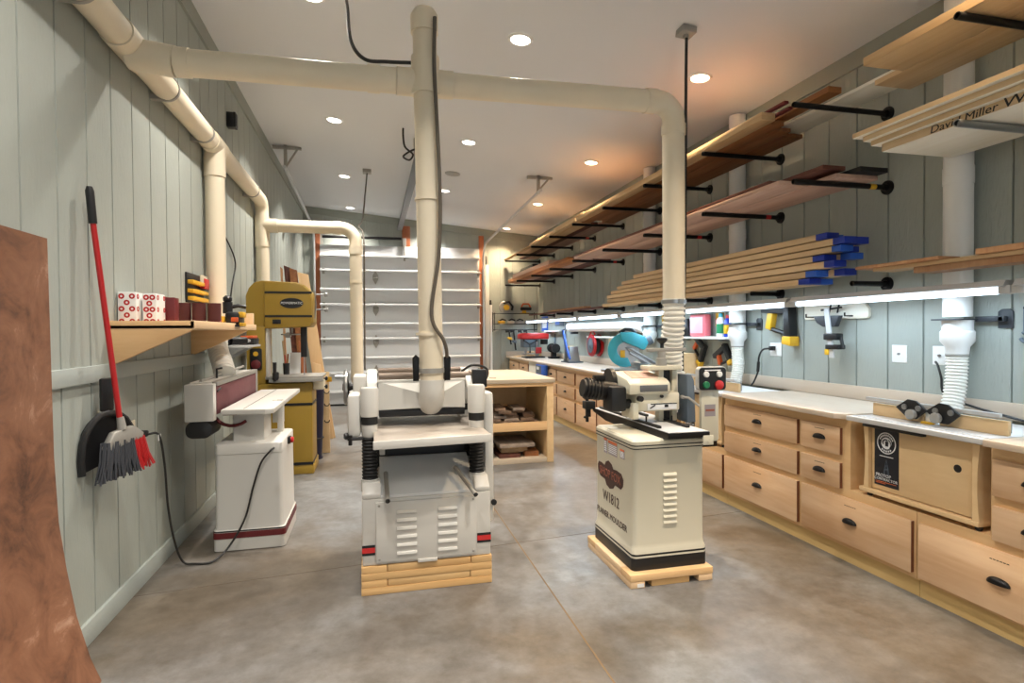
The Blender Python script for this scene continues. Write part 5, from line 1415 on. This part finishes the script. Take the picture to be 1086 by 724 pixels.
# ================================================================== RIGHT WALL DUCT DROPS
def drop(y, label, hose_pts):
    x = XR - .092
    t = thing('dust_drop', (x, y, 1.3), label, 'duct', 'white dust drops on the right wall')
    mb = MB(); mb.cyl((x, y, ceil_z(x) - .02), (x, y, 1.52), .075, None, 24); mb.build('pipe', 'pvcwhite', t)
    mb = MB(); ring(mb, (x, y, 2.36), (0, 0, 1), .079, .05); mb.build('coupling', 'pvcwhite', t)
    mb = MB(); mb.box(x - .10, x + .075, y - .085, y + .085, 1.50, 1.508, .001); mb.box(XR - .05, XR - .03, y - .23, y - .07, 1.488, 1.52, .003); mb.prism([(y - .25, 1.45), (y - .17, 1.45), (y - .17, 1.545), (y - .19, 1.56), (y - .23, 1.56), (y - .25, 1.545)], 'X', XR - .012, XR - .001, .002); mb.box(XR - .05, XR - .012, y - .225, y - .195, 1.49, 1.518, .003); mb.build('blast_gate', 'gategrey', t)
    mb = MB(); mb.lathe([(.079, 1.50), (.079, 1.44), (.088, 1.43), (.088, 1.375), (.062, 1.34), (.057, 1.29)], (x, y, 0), 'Z', 24); mb.build('reducer', 'pvcwhite', t)
    mb = MB(); ring(mb, (x, y, 1.292), (0, 0, 1), .060, .006); mb.build('hose_clamp', 'dullsteel', t)
    if hose_pts: flex(hose_pts, .058, .020, 16).build('flexible_hose', 'hosewhite', t)
    return t
drop(2.72, 'white dust drop behind the near router table on the right wall', [(3.408, 2.72, 1.30), (3.405, 2.72, 1.2), (3.385, 2.715, 1.08), (3.35, 2.71, .955)])
drop(4.86, 'white dust drop behind the far router table beside the small shelf', [(3.408, 4.86, 1.30), (3.405, 4.85, 1.2), (3.39, 4.82, 1.10), (3.35, 4.80, .955)])
d3 = drop(6.66, 'white dust drop feeding the horizontal pipe beneath the tube lights', None)
mb = MB(); mb.tube([(3.385, 6.72, 1.48), (3.37, 6.90, 1.505), (3.36, 7.05, 1.515), (3.36, 9.55, 1.515)], .072, 22); mb.build('side_pipe', 'pvcwhite', d3)
for q in (9.5, 7.2):
    mb = MB(); ring(mb, (3.36, q, 1.515), (0, 1, 0), .078, .05); mb.build('coupling', 'pvcwhite', d3)
mb = MB(); mb.box(3.30, 3.42, 9.30, 9.38, 1.40, 1.44, .004); mb.build('side_gate', 'gategrey', d3)

# plates, outlets
plate('cable_plate', (XR, 3.19, 1.28), '-X', 'blank white wall plate with a small jack right of the hanging clamp', kind='wall plate', h=.12, w=.115)
plate('cable_plate', (XR, 2.90, 1.28), '-X', 'white wall plate half hidden behind the near flexible hose', kind='wall plate', h=.12, w=.10)
plate('wall_outlet', (XR, 4.43, 1.275), '-X', 'white double outlet with a black cable plugged in above the worktop', kind='outlet', h=.12, w=.15)
t = RT2
oc = MB().tube(spline([(3.455, 4.46, 1.285), (3.43, 4.52, 1.27), (3.42, 4.56, 1.20), (3.42, 4.57, 1.08), (3.40, 4.60, .98), (3.38, 4.62, .938)], 8), .008, 8).build('power_cord', 'cable', t)
mb = MB(); mb.box(3.45, 3.488, 4.42, 4.47, 1.265, 1.305, .006); mb.build('plug', 'black', oc)
mb = MB(); mb.tube([(3.42, 4.565, 1.16), (3.42, 4.575, 1.07)], .014, 8); mb.build('cord_adapter', 'black', oc)
(MB().tube(spline([(3.46, 2.90, 1.24), (3.43, 2.86, 1.22), (3.42, 2.83, 1.15), (3.44, 2.82, 1.04), (3.40, 2.6, .99), (3.30, 2.2, .95), (3.1, 2.0, .94)], 8), .007, 8).build('power_cord', 'cable', RT1))

# tools on the wall
X0 = XR - .012
t = thing('clamp_board', (3.47, 3.72, 1.53), 'pale cleat board with cut corners holding the trigger clamp', 'board')
mb = MB(); mb.prism([(3.42, 1.545), (3.44, 1.53), (4.04, 1.53), (4.05, 1.545), (4.05, 1.655), (3.47, 1.655), (3.42, 1.60)], 'X', XR - .03, XR - .002, .003); mb.build('plank', 'whitewood', t)
for y in (3.56, 3.75, 3.95):
    mb = MB(); mb.tube([(XR - .03, y, 1.55), (XR - .10, y, 1.55), (XR - .10, y, 1.575)], .006, 8); mb.build('hook', 'blackmetal', t)
t = thing('bar_clamp', (3.42, 3.66, 1.22), 'grey and black trigger bar clamp hanging from the pale cleat board', 'clamp')
mb = MB(); mb.prism([(3.69, 1.61), (3.735, 1.61), (3.68, 1.235), (3.635, 1.235)], 'X', 3.374, 3.384); mb.build('bar', 'alu', t)
mb = MB(); mb.prism([(3.60, 1.555), (3.86, 1.555), (3.82, 1.50), (3.76, 1.47), (3.64, 1.47)], 'X', 3.385, 3.428, .006); mb.build('fixed_jaw', 'gategrey', t)
mb = MB(); mb.box(3.362, 3.43, 3.60, 3.73, 1.37, 1.42, .008); mb.box(3.362, 3.43, 3.58, 3.71, 1.30, 1.335, .006); mb.tube([(3.395, 3.59, 1.395), (3.395, 3.57, 1.31)], .012, 8); mb.build('trigger_head', 'black', t)
mb = MB(); mb.box(3.366, 3.42, 3.68, 3.72, 1.255, 1.30, .004); mb.build('pad', 'yellow', t)
mb = MB(); mb.tube([(3.41, 3.80, 1.60), (3.41, 3.60, 1.615)], .007, 8); mb.tube([(3.41, 3.72, 1.575), (3.41, 3.70, 1.65)], .006, 8); mb.tube([(3.41, 3.64, 1.575), (3.41, 3.62, 1.65)], .006, 8); mb.build('hanger', 'blackmetal', t)
def nailer(y, z, label, rot, s=1.0, grip='orange'):
    t = thing('nail_gun', (3.44, y, z), label, 'nail gun', 'nail guns on the right wall')
    T = Matrix.Translation((3.44, y, z)) @ Matrix.Rotation(rot, 4, 'X') @ Matrix.Scale(s, 4)
    def part(fn, nm, m):
        mb = MB(); mb.X = T; fn(mb); mb.build(nm, m, t)
    part(lambda b: (b.box(-.03, .03, -.03, .20, .05, .11, .014), b.cyl((0, .0, .08), (0, -.05, .08), .034, None, 14)), 'motor_body', 'gategrey')
    part(lambda b: b.prism([(-.06, .12), (-.015, .12), (-.03, -.10), (-.09, -.11)], 'X', -.032, .032, .008), 'magazine', 'black')
    part(lambda b: b.prism([(-.025, -.09), (-.018, -.14), (-.10, -.15), (-.095, -.09)], 'X', -.036, .036, .008), 'battery', 'yellow')
    part(lambda b: b.prism([(.09, .06), (.14, .06), (.16, -.05), (.11, -.06)], 'X', -.022, .022, .008), 'handle', grip)
    part(lambda b: b.tube([(0, .13, -.05), (0, .02, -.07), (0, -.03, -.08)], .015, 8), 'foot_bar', 'blackmetal')
    return t
nailer(4.25, 1.52, 'grey and yellow nail gun hanging left of the pale cleat board', .05, 1.35, 'yellow')
nailer(5.55, 1.22, 'black and yellow nail gun hanging under the left of the small white shelf', .6, .9)
nailer(5.10, 1.20, 'black and yellow nail gun hanging beside the far flexible hose', -.5, .9)
t = thing('wrench', (3.48, 2.40, 1.38), 'grey open ended wrench hanging at the right edge of the wall', 'wrench')
mb = MB(); mb.box(XR - .02, XR - .006, 2.39, 2.415, 1.43, 1.57, .003); mb.build('handle', 'castgrey', t)
mb = MB(); mb.tube(arc((XR - .013, 2.40, 1.40), .028, .9, 2 * PI - .2, 12, 'YZ'), .010, 8); mb.build('jaw', 'castgrey', t)
mb = MB(); mb.cyl((XR, 2.402, 1.56), (XR - .03, 2.402, 1.56), .005, None, 8); mb.build('hook', 'blackmetal', t)
# small shelf with supplies
t = thing('supply_shelf', (3.43, 5.4, 1.365), 'small white shelf left of the middle dust drop', 'shelf')
mb = MB(); mb.box(3.32, XR - .002, 4.97, 6.0, 1.36, 1.38, .003); mb.build('shelf_board', 'whiteplastic', t)
for y in (5.1, 5.85):
    mb = MB(); mb.box(3.36, XR - .002, y, y + .015, 1.34, 1.36); mb.build('bracket', 'metal', t)
t = thing('plastic_case', (3.42, 5.5, 1.38), 'pink and white plastic parts case standing on the small white shelf', 'case')
mb = MB(); mb.box(3.37, 3.45, 5.36, 5.66, 1.382, 1.62, .02); mb.build('case', 'pink', t)
mb = MB(); mb.box(3.366, 3.372, 5.40, 5.64, 1.42, 1.59, .002); mb.build('clear_lid', plain('lid_pale', (226, 190, 200), .3), t)
t = thing('hardware_pack', (3.48, 5.26, 1.50), 'small yellow and red pack hanging above the white shelf', 'pack')
mb = MB(); mb.box(3.47, XR - .003, 5.21, 5.32, 1.49, 1.63, .003); mb.build('card', 'yellow', t)
mb = MB(); mb.box(3.455, 3.47, 5.23, 5.30, 1.51, 1.57, .006); mb.build('blister', 'redplastic', t)
def bottle(y, r, h, mbody, mcap, label, band=None):
    t = thing('bottle', (3.40, y, 1.38), label, 'bottle')
    mb = MB(); mb.lathe([(r * .9, 0), (r, .01), (r, h * .72), (r * .55, h * .82), (r * .4, h * .84)], (3.40, y, 1.382), 'Z', 18); mb.build('body', mbody, t)
    mb = MB(); mb.lathe([(r * .5, h * .84), (r * .5, h * .98), (r * .3, h)], (3.40, y, 1.382), 'Z', 16); mb.build('cap', mcap, t)
    if band:
        mb = MB(); mb.lathe([(r * 1.02, h * .15), (r * 1.02, h * .55)], (3.40, y, 1.382), 'Z', 18); mb.build('label_band', band, t)
bottle(5.12, .042, .24, 'whiteplastic', 'teal', 'white bottle with green label on the small white shelf', 'green')
bottle(5.005, .036, .22, 'blue', 'redplastic', 'blue spray can with red top beside the dust drop', 'yellow')
mb = MB(); mb.box(3.35, 3.40, 5.18, 5.34, 1.381, 1.39, .002); tag(mb.build('tray_lid', 'dullsteel'), 'thin grey lid lying on the small white shelf', 'lid')
mb = MB(); mb.lathe([(.05, 0), (.055, .04), (.055, .11), (.03, .16), (.02, .20)], (3.42, 5.78, 1.382), 'Z', 16); tag(mb.build('glue_bottle', 'black'), 'black bottle at the left end of the small white shelf', 'bottle')
mb = MB(); mb.box(XR - .012, XR - .002, 6.36, 6.50, 1.56, 1.64, .002); tag(mb.build('wall_note', 'yellow'), 'small yellow note on the wall behind the flexible hose', 'note')
# ================================================================== BACK OF THE COUNTER
# mitre saw
t = thing('miter_saw', (3.05, 6.45, .93), 'teal mitre saw with a round guard on the worktop behind the moulder', 'mitre saw')
S_ = (3.0, 6.55)
mb = MB(); mb.lathe([(.20, .931), (.205, .95), (.19, .985), (.05, .99)], (S_[0], S_[1], 0), 'Z', 28); mb.build('turntable', 'dullsteel', t)
mb = MB(); mb.box(2.86, 3.30, 6.15, 6.95, .931, .96, .01); mb.build('base', 'metal', t)
mb = MB(); mb.box(3.12, 3.15, 6.15, 6.95, .96, 1.06, .006); mb.build('fence', 'metal', t)
BM = Matrix.Translation((2.99, 6.50, 1.215)) @ Matrix.Rotation(-.30, 4, 'Z') @ Matrix.Scale(1.12, 4)
mb = MB(); mb.X = BM
a0, a1 = .55 * PI, 1.62 * PI
outer = [(.185 * math.cos(a0 + (a1 - a0) * k / 14), .185 * math.sin(a0 + (a1 - a0) * k / 14)) for k in range(15)]
inner = [(.085 * math.cos(a1 + (a0 - a1) * k / 14), .085 * math.sin(a1 + (a0 - a1) * k / 14)) for k in range(15)]
mb.prism(outer + inner, 'Y', -.03, .03, .006); mb.build('blade_guard', 'teal', t)
mb = MB(); mb.X = BM; mb.lathe([(.001, -.004), (.16, -.004), (.16, .004), (.001, .004)], (0, 0, 0), 'Y', 32); mb.build('blade', 'metal', t)
mb = MB(); mb.X = BM; mb.prism([(-.06, .195), (.08, .195), (.20, .15), (.25, .09), (.20, .0), (.08, .05), (-.04, .10)], 'Y', -.10, .035, .015); mb.build('motor_housing', 'teal', t)
mb = MB(); mb.X = BM; mb.tube([(-.06, -.03, .19), (.0, -.03, .225), (.07, -.03, .222), (.12, -.03, .19)], .018, 10); mb.build('handle', 'black', t)
mb = MB(); mb.X = BM; mb.cyl((.225, -.05, .09), (.28, -.05, .12), .05, None, 16); mb.build('motor', 'castgrey', t)
mb = MB(); mb.X = BM; mb.prism([(.0, .03), (.07, .03), (.34, -.16), (.34, -.22), (.26, -.22)], 'Y', -.035, .035, .01); mb.build('arm', 'metal', t)
mb = MB(); mb.X = BM
for dz in (0, .05): mb.tube([(.05, -.045, -.03 + dz), (.38, -.045, -.22 + dz)], .013, 10)
mb.build('slide_rail', 'metal', t)
mb = MB(); mb.X = BM; mb.box(-.05, .0, -.034, -.03, -.08, .0, .002); mb.build('label_plate', 'yellow', t)
mb = MB(); mb.box(2.83, 2.90, 6.40, 6.50, .935, .98, .01); mb.cyl((2.80, 6.45, .957), (2.84, 6.45, .957), .02, None, 12); mb.build('angle_knob', 'black', t)
mb = MB(); mb.box(3.24, 3.46, 5.62, 5.92, .931, 1.20, .004); tag(mb.build('wood_box', 'birch'), 'plain wooden box behind the mitre saw against the wall', 'box')
# long shelf with red reel
t = thing('wall_shelf', (3.44, 7.9, 1.34), 'long white shelf on the right wall beneath the horizontal pipe', 'shelf')
mb = MB(); mb.box(3.36, XR - .002, 6.9, 8.75, 1.345, 1.368, .003); mb.build('shelf_board', 'whiteplastic', t)
for y in (7.1, 8.3):
    mb = MB(); mb.prism([(3.38, 1.345), (XR - .002, 1.345), (XR - .002, 1.26)], 'Y', y, y + .012); mb.build('bracket', 'metal', t)
t = thing('hand_plane', (3.42, 7.4, 1.368), 'small dark hand plane lying on the long white shelf', 'plane')
mb = MB(); mb.box(3.39, 3.45, 7.30, 7.56, 1.369, 1.39, .003); mb.build('sole', 'castgrey', t)
mb = MB(); mb.prism([(7.32, 1.39), (7.54, 1.39), (7.44, 1.42), (7.36, 1.45), (7.33, 1.43)], 'X', 3.405, 3.435, .004); mb.build('handle', 'black', t)
t = thing('cord_reel', (3.42, 8.5, 1.10), 'round red extension cord reel hung on the wall beside the blue clamp', 'reel')
mb = MB(); mb.lathe([(.17, -.16), (.175, -.15), (.175, -.13), (.10, -.12), (.10, -.04), (.175, -.03), (.175, -.01), (.10, -.003)], (XR, 8.52, 1.225), 'X', 28); mb.build('drum', 'red', t)
mb = MB(); mb.lathe([(.13, -.115), (.145, -.10), (.145, -.06), (.13, -.045)], (XR, 8.52, 1.225), 'X', 24); mb.build('wound_cord', 'cable', t)
mb = MB(); mb.lathe([(.10, -.165), (.12, -.166), (.12, -.172), (.10, -.172), (.05, -.168), (.03, -.18)], (XR, 8.52, 1.225), 'X', 24); mb.build('hub', 'castgrey', t)
mb = MB(); mb.tube([(3.37, 8.62, 1.39), (3.37, 8.58, 1.44), (3.37, 8.46, 1.44), (3.37, 8.42, 1.39)], .012, 8); mb.build('carry_handle', 'red', t)
t = thing('hole_saw', (3.46, 8.0, 1.26), 'round dark hole saw hung under the long white shelf', 'hole saw')
mb = MB(); mb.lathe([(.06, -.07), (.07, -.065), (.07, -.01), (.02, -.003)], (XR, 7.82, 1.27), 'X', 20); mb.build('cup', 'castgrey', t)
mb = MB(); mb.lathe([(.018, -.10), (.018, -.065)], (XR, 7.82, 1.27), 'X', 12); mb.build('arbor', 'black', t)
mb = MB(); mb.box(XR - .03, XR - .002, 7.98, 8.12, 1.20, 1.34, .004); tag(mb.build('wall_block', 'almond'), 'almond coloured block on the wall beside the dark hole saw', 'block')
# blue jig clamp
t = thing('jig_clamp', (3.2, 9.1, .93), 'grey pocket hole jig machine with tall blue lever on the worktop', 'jig')
mb = MB(); mb.box(3.10, 3.36, 8.90, 9.28, .931, .95, .004); mb.build('base_plate', 'castgrey', t)
for y in (8.96, 9.2):
    mb = MB(); mb.prism([(3.12, .95), (3.32, .95), (3.28, 1.20), (3.14, 1.20)], 'Y', y - .012, y + .012, .003); mb.build('side_frame', 'metal', t)
mb = MB(); mb.box(3.14, 3.28, 8.98, 9.18, 1.12, 1.20, .01); mb.build('jig_body', 'yellow', t)
mb = MB(); mb.cyl((3.2, 9.18, 1.02), (3.2, 8.98, 1.02), .02, None, 12); mb.box(3.15, 3.26, 9.02, 9.14, .96, 1.0, .006); mb.build('clamp_pad', 'dullsteel', t)
mb = MB(); mb.prism([(9.20, 1.48), (9.26, 1.48), (9.03, 1.10), (8.87, .985), (8.85, 1.01), (8.98, 1.15)], 'X', 3.10, 3.13, .006); mb.build('lever', 'bluebright', t)
mb = MB(); mb.tube([(3.115, 9.23, 1.47), (3.115, 9.08, 1.49)], .013, 8); mb.build('grip', 'castgrey', t)
# drill press
t = thing('drill_press', (3.08, 11.0, .93), 'red topped bench drill press in the far corner of the worktop', 'drill press')
mb = MB(); mb.box(2.90, 3.30, 10.85, 11.20, .931, .955, .008); mb.build('base', 'blackmetal', t)
mb = MB(); mb.cyl((3.17, 11.0, .95), (3.17, 11.0, 1.30), .04, None, 18); mb.build('column', 'metal', t)
mb = MB(); mb.prism([(2.80, 1.30), (3.38, 1.30), (3.38, 1.40), (3.30, 1.42), (2.86, 1.42), (2.80, 1.39)], 'Y', 10.86, 11.14, .02); mb.build('belt_cover', 'redplastic', t)
mb = MB(); mb.box(2.86, 3.12, 10.88, 11.12, 1.14, 1.30, .02); mb.build('head', 'castgrey', t)
mb = MB(); mb.lathe([(.055, 1.19), (.075, 1.2), (.075, 1.29)], (3.32, 11.0, 0), 'Z', 18); mb.build('motor', 'black', t)
mb = MB(); mb.lathe([(.012, 1.02), (.03, 1.04), (.03, 1.09), (.035, 1.10), (.035, 1.14)], (2.94, 11.0, 0), 'Z', 14); mb.build('chuck', 'metal', t)
for k in range(3):
    a = .5 + k * 2 * PI / 3
    mb = MB(); mb.tube([(2.99, 10.87, 1.2), (2.99 + .14 * math.cos(a), 10.84, 1.2 + .14 * math.sin(a))], .009, 8); mb.ball((2.99 + .15 * math.cos(a), 10.84, 1.2 + .15 * math.sin(a)), .02, n=10); mb.build('feed_handle', 'black', t)
mb = MB(); mb.box(2.88, 3.2, 10.9, 11.1, 1.0, 1.02, .004); mb.build('work_table', 'dullsteel', t)
mb = MB(); mb.box(3.10, 3.22, 10.83, 10.852, 1.02, 1.14, .004); mb.build('front_label', 'red', t)
t = thing('grinder', (3.36, 10.45, .93), 'small dark bench grinder beside the drill press', 'grinder')
mb = MB(); mb.box(3.28, 3.46, 10.42, 10.62, .931, .97, .006); mb.cyl((3.37, 10.42, 1.13), (3.37, 10.66, 1.13), .06, None, 18); mb.prism([(10.47, .97), (10.59, .97), (10.57, 1.10), (10.49, 1.10)], 'X', 3.33, 3.41); mb.build('motor', 'blackmetal', t)
for y in (10.38, 10.66):
    mb = MB(); mb.cyl((3.37, y, 1.13), (3.37, y + .035, 1.13), .085, None, 22); mb.build('wheel_guard', 'black', t)
mb = MB(); mb.box(2.86, 3.06, 11.42, 11.7, .931, .95, .003); tag(mb.build('wood_plate', 'birch'), 'flat plywood plate lying on the worktop in the far corner', 'board')
mb = MB(); mb.box(3.15, 3.40, 11.45, 11.75, .931, 1.04, .004); tag(mb.build('tool_block', 'birch'), 'plywood block standing behind the red drill press', 'block')
# things on the right wall at the far end
t = thing('wall_chart', (3.49, 11.65, 1.5), 'blue framed white chart on the wall above the drill press', 'chart')
mb = MB(); mb.box(XR - .012, XR - .002, 11.3, 11.72, 1.46, 1.76, .002); mb.build('frame', 'bluebright', t)
mb = MB(); mb.box(XR - .014, XR - .0115, 11.36, 11.66, 1.52, 1.70); mb.build('sheet', 'decalwhite', t)
t = thing('wall_sign', (3.49, 10.5, 1.56), 'small blue and white card rack on the far right wall', 'sign')
mb = MB(); mb.box(XR - .02, XR - .002, 10.28, 10.78, 1.55, 1.66, .002); mb.build('card', 'castgrey', t)
mb = MB(); mb.box(XR - .023, XR - .019, 10.5, 10.75, 1.58, 1.64); mb.build('blue_panel', 'bluebright', t)
t = thing('wall_shelf', (3.44, 10.7, 1.44), 'short white shelf on the far right wall above the grinder', 'shelf')
mb = MB(); mb.box(3.38, XR - .002, 10.2, 11.2, 1.445, 1.468, .003); mb.build('shelf_board', 'whiteplastic', t)
for y in (10.3, 11.1):
    mb = MB(); mb.box(3.40, XR - .002, y, y + .02, 1.40, 1.445); mb.build('bracket', 'metal', t)
t = thing('hand_saw', (3.48, 10.8, 1.1), 'hand saw hanging below the short white shelf', 'saw')
mb = MB(); mb.prism([(10.78, 1.40), (10.86, 1.40), (10.88, 1.10), (10.76, 1.08)], 'X', XR - .012, XR - .008); mb.build('blade', 'castgrey', t)
mb = MB(); mb.box(XR - .03, XR - .004, 10.74, 10.90, 1.02, 1.09, .01); mb.build('handle', 'black', t)
t = thing('square_rule', (3.48, 10.2, 1.2), 'dark steel framing square hanging on the far right wall', 'square')
mb = MB(); mb.box(XR - .012, XR - .006, 10.16, 10.20, 1.12, 1.62); mb.box(XR - .012, XR - .006, 9.80, 10.16, 1.12, 1.16); mb.build('blade', 'castgrey', t)
# tool rack on the back wall
t = thing('wire_rack', (2.95, 11.9, 1.48), 'black wire tool rack with two tiers on the back wall', 'rack')
mb = MB()
for z in (1.83, 1.61, 1.49):
    mb.tube([(2.48, YB - .02, z), (2.48, YB - .22, z), (3.40, YB - .22, z), (3.40, YB - .02, z)], .009, 6)
    for k in range(7): mb.tube([(2.58 + k * .125, YB - .02, z), (2.58 + k * .125, YB - .22, z)], .006, 6)
for x in (2.48, 3.40): mb.tube([(x, YB - .02, 1.45), (x, YB - .02, 1.86)], .010, 6)
for x in (2.48, 3.40): mb.tube([(x, YB - .22, 1.47), (x, YB - .22, 1.85)], .008, 6)
mb.build('frame', 'blackmetal', t)
t = thing('circular_saw', (2.72, 11.86, 1.84), 'circular saw standing on the top tier of the black wire rack', 'power tool')
mb = MB(); mb.lathe([(.12, -.03), (.13, -.02), (.13, .02), (.12, .03)], (2.72, 11.86, 1.965), 'Y', 22); mb.build('blade_guard', 'dullsteel', t)
mb = MB(); mb.box(2.56, 2.90, 11.80, 11.92, 1.84, 1.852, .002); mb.build('base', 'metal', t)
mb = MB(); mb.tube([(2.68, 11.82, 2.06), (2.80, 11.82, 2.08), (2.88, 11.82, 1.98), (2.86, 11.82, 1.90)], .024, 10); mb.build('handle', 'black', t)
mb = MB(); mb.cyl((2.74, 11.83, 1.96), (2.74, 11.77, 1.96), .06, None, 16); mb.build('motor', 'yellow', t)
t = thing('jig_saw', (3.18, 11.86, 1.84), 'black and orange jig saw on the right of the wire rack top tier', 'power tool')
mb = MB(); mb.box(3.06, 3.30, 11.82, 11.90, 1.90, 1.97, .02); mb.build('body', 'black', t)
mb = MB(); mb.tube([(3.08, 11.86, 1.97), (3.12, 11.86, 2.04), (3.24, 11.86, 2.04), (3.28, 11.86, 1.97)], .018, 8); mb.build('handle', 'orange', t)
mb = MB(); mb.box(3.06, 3.24, 11.80, 11.92, 1.84, 1.85); mb.box(3.1, 3.18, 11.83, 11.89, 1.85, 1.9); mb.build('shoe', 'yellow', t)
for i, (x, lb, m) in enumerate(((2.66, 'yellow and black sander lying left on the lower tier of the wire rack', 'yellow'), (2.86, 'almond coloured sander in the middle of the lower tier of the wire rack', 'almond'), (3.04, 'grey hand tool at the right of the lower tier of the wire rack', 'dullsteel'))):
    t = thing('hand_tool', (x, 11.86, 1.62), lb, 'hand tool')
    mb = MB(); mb.box(x - .09, x + .06, 11.81, 11.91, 1.621, 1.68, .02); mb.build('body', m, t)
    mb = MB(); mb.tube([(x - .06, 11.86, 1.68), (x, 11.86, 1.715), (x + .08, 11.86, 1.69)], .016, 8); mb.build('grip', 'black', t)
for i, (x, h, m, lb) in enumerate(((2.78, .30, 'yellow', 'leftmost black and yellow clamp hanging below the wire rack'), (2.88, .42, 'castgrey', 'longest clamp hanging below the wire rack, second from the left'), (3.04, .26, 'yellow', 'third clamp from the left hanging below the wire rack'), (3.16, .24, 'orange', 'rightmost clamp hanging below the wire rack'))):
    t = thing('hand_clamp', (x, 11.8, 1.48), lb, 'clamp', 'clamps hanging below the wire rack')
    mb = MB(); mb.hexa([(x - .015 + .05, 11.77, 1.48 - h), (x + .015 + .05, 11.77, 1.48 - h), (x + .015 + .05, 11.785, 1.48 - h), (x - .015 + .05, 11.785, 1.48 - h), (x - .015, 11.77, 1.50), (x + .015, 11.77, 1.50), (x + .015, 11.785, 1.50), (x - .015, 11.785, 1.50)]); mb.build('bar', 'blackmetal', t)
    mb = MB(); mb.prism([(x - .08, 1.50), (x + .03, 1.50), (x + .02, 1.45), (x - .06, 1.43)], 'Y', 11.76, 11.79, .004); mb.build('fixed_jaw', 'black', t)
    mb = MB(); mb.prism([(x - .05, 1.50 - h * .55), (x + .06, 1.50 - h * .55), (x + .07, 1.44 - h * .55), (x + .0, 1.45 - h * .55)], 'Y', 11.755, 11.795, .004); mb.build('sliding_jaw', m, t)
# white lengths leaning by the door
tag(MB().box(2.30, 2.385, 11.88, 11.965, .0, 2.86, .004).build('white_post', 'white'), 'tall white board standing against the back wall right of the garage door', 'board')
t = thing('white_pole', (2.56, 11.9, 0), 'shorter white pole with black tip beside the tall white board', 'pole')
mb = MB(); mb.cyl((2.43, 11.93, 0), (2.43, 11.95, 2.02), .032, None, 14); mb.build('shaft', 'whiteplastic', t)
mb = MB(); mb.cyl((2.43, 11.95, 2.02), (2.43, 11.951, 2.12), .026, .020, 14); mb.build('tip', 'black', t)
mb = MB(); mb.box(2.33, 2.35, 11.93, 11.96, 2.862, 3.05, .004); tag(mb.build('metal_rod', 'blackmetal'), 'thin dark rod end above the tall white board', 'rod')
# ceiling boxes and cords
t = thing('drop_cord', (-.062, 8.72, ceil_z(-.06)), 'grey power cord dropping from a ceiling box to the far dust pipe', 'cord')
mb = MB(); mb.box(-.12, 0, 8.65, 8.79, ceil_z(-.06) - .05, ceil_z(-.06), .005); mb.build('ceiling_box', 'dullsteel', t)
MB().tube(spline([(-.06, 8.72, 3.79), (-.09, 8.5, 3.4), (-.12, 8.1, 3.0), (-.16, 7.5, 2.78), (-.10, 7.20, 2.62), (-.095, 7.16, 2.0), (-.10, 7.16, 1.0)], 8), .010, 8).build('cable', 'greycable', t)
tag(MB().tube(spline([(-.16, 4.3, ceil_z(-.16) - .016), (-.14, 4.0, 3.6), (-.11, 3.6, 3.2), (-.03, 3.46, 3.035), (.1, 3.45, 3.028), (.24, 3.44, 3.032)], 8), .011, 8).build('electric_cable', 'cable'), 'black cable dropping from the ceiling onto the crossing dust pipe', 'cable')
tag(MB().tube(spline([(.36, 6.7, ceil_z(.36) - .016), (.36, 6.7, 3.68), (.38, 6.68, 3.56), (.46, 6.6, 3.46), (.42, 6.62, 3.40), (.36, 6.68, 3.46), (.5, 6.6, 3.52), (.55, 6.55, 3.40)], 8), .011, 8).build('hanging_cable', 'cable'), 'black coiled cable hanging beside the garage door opener', 'cable')
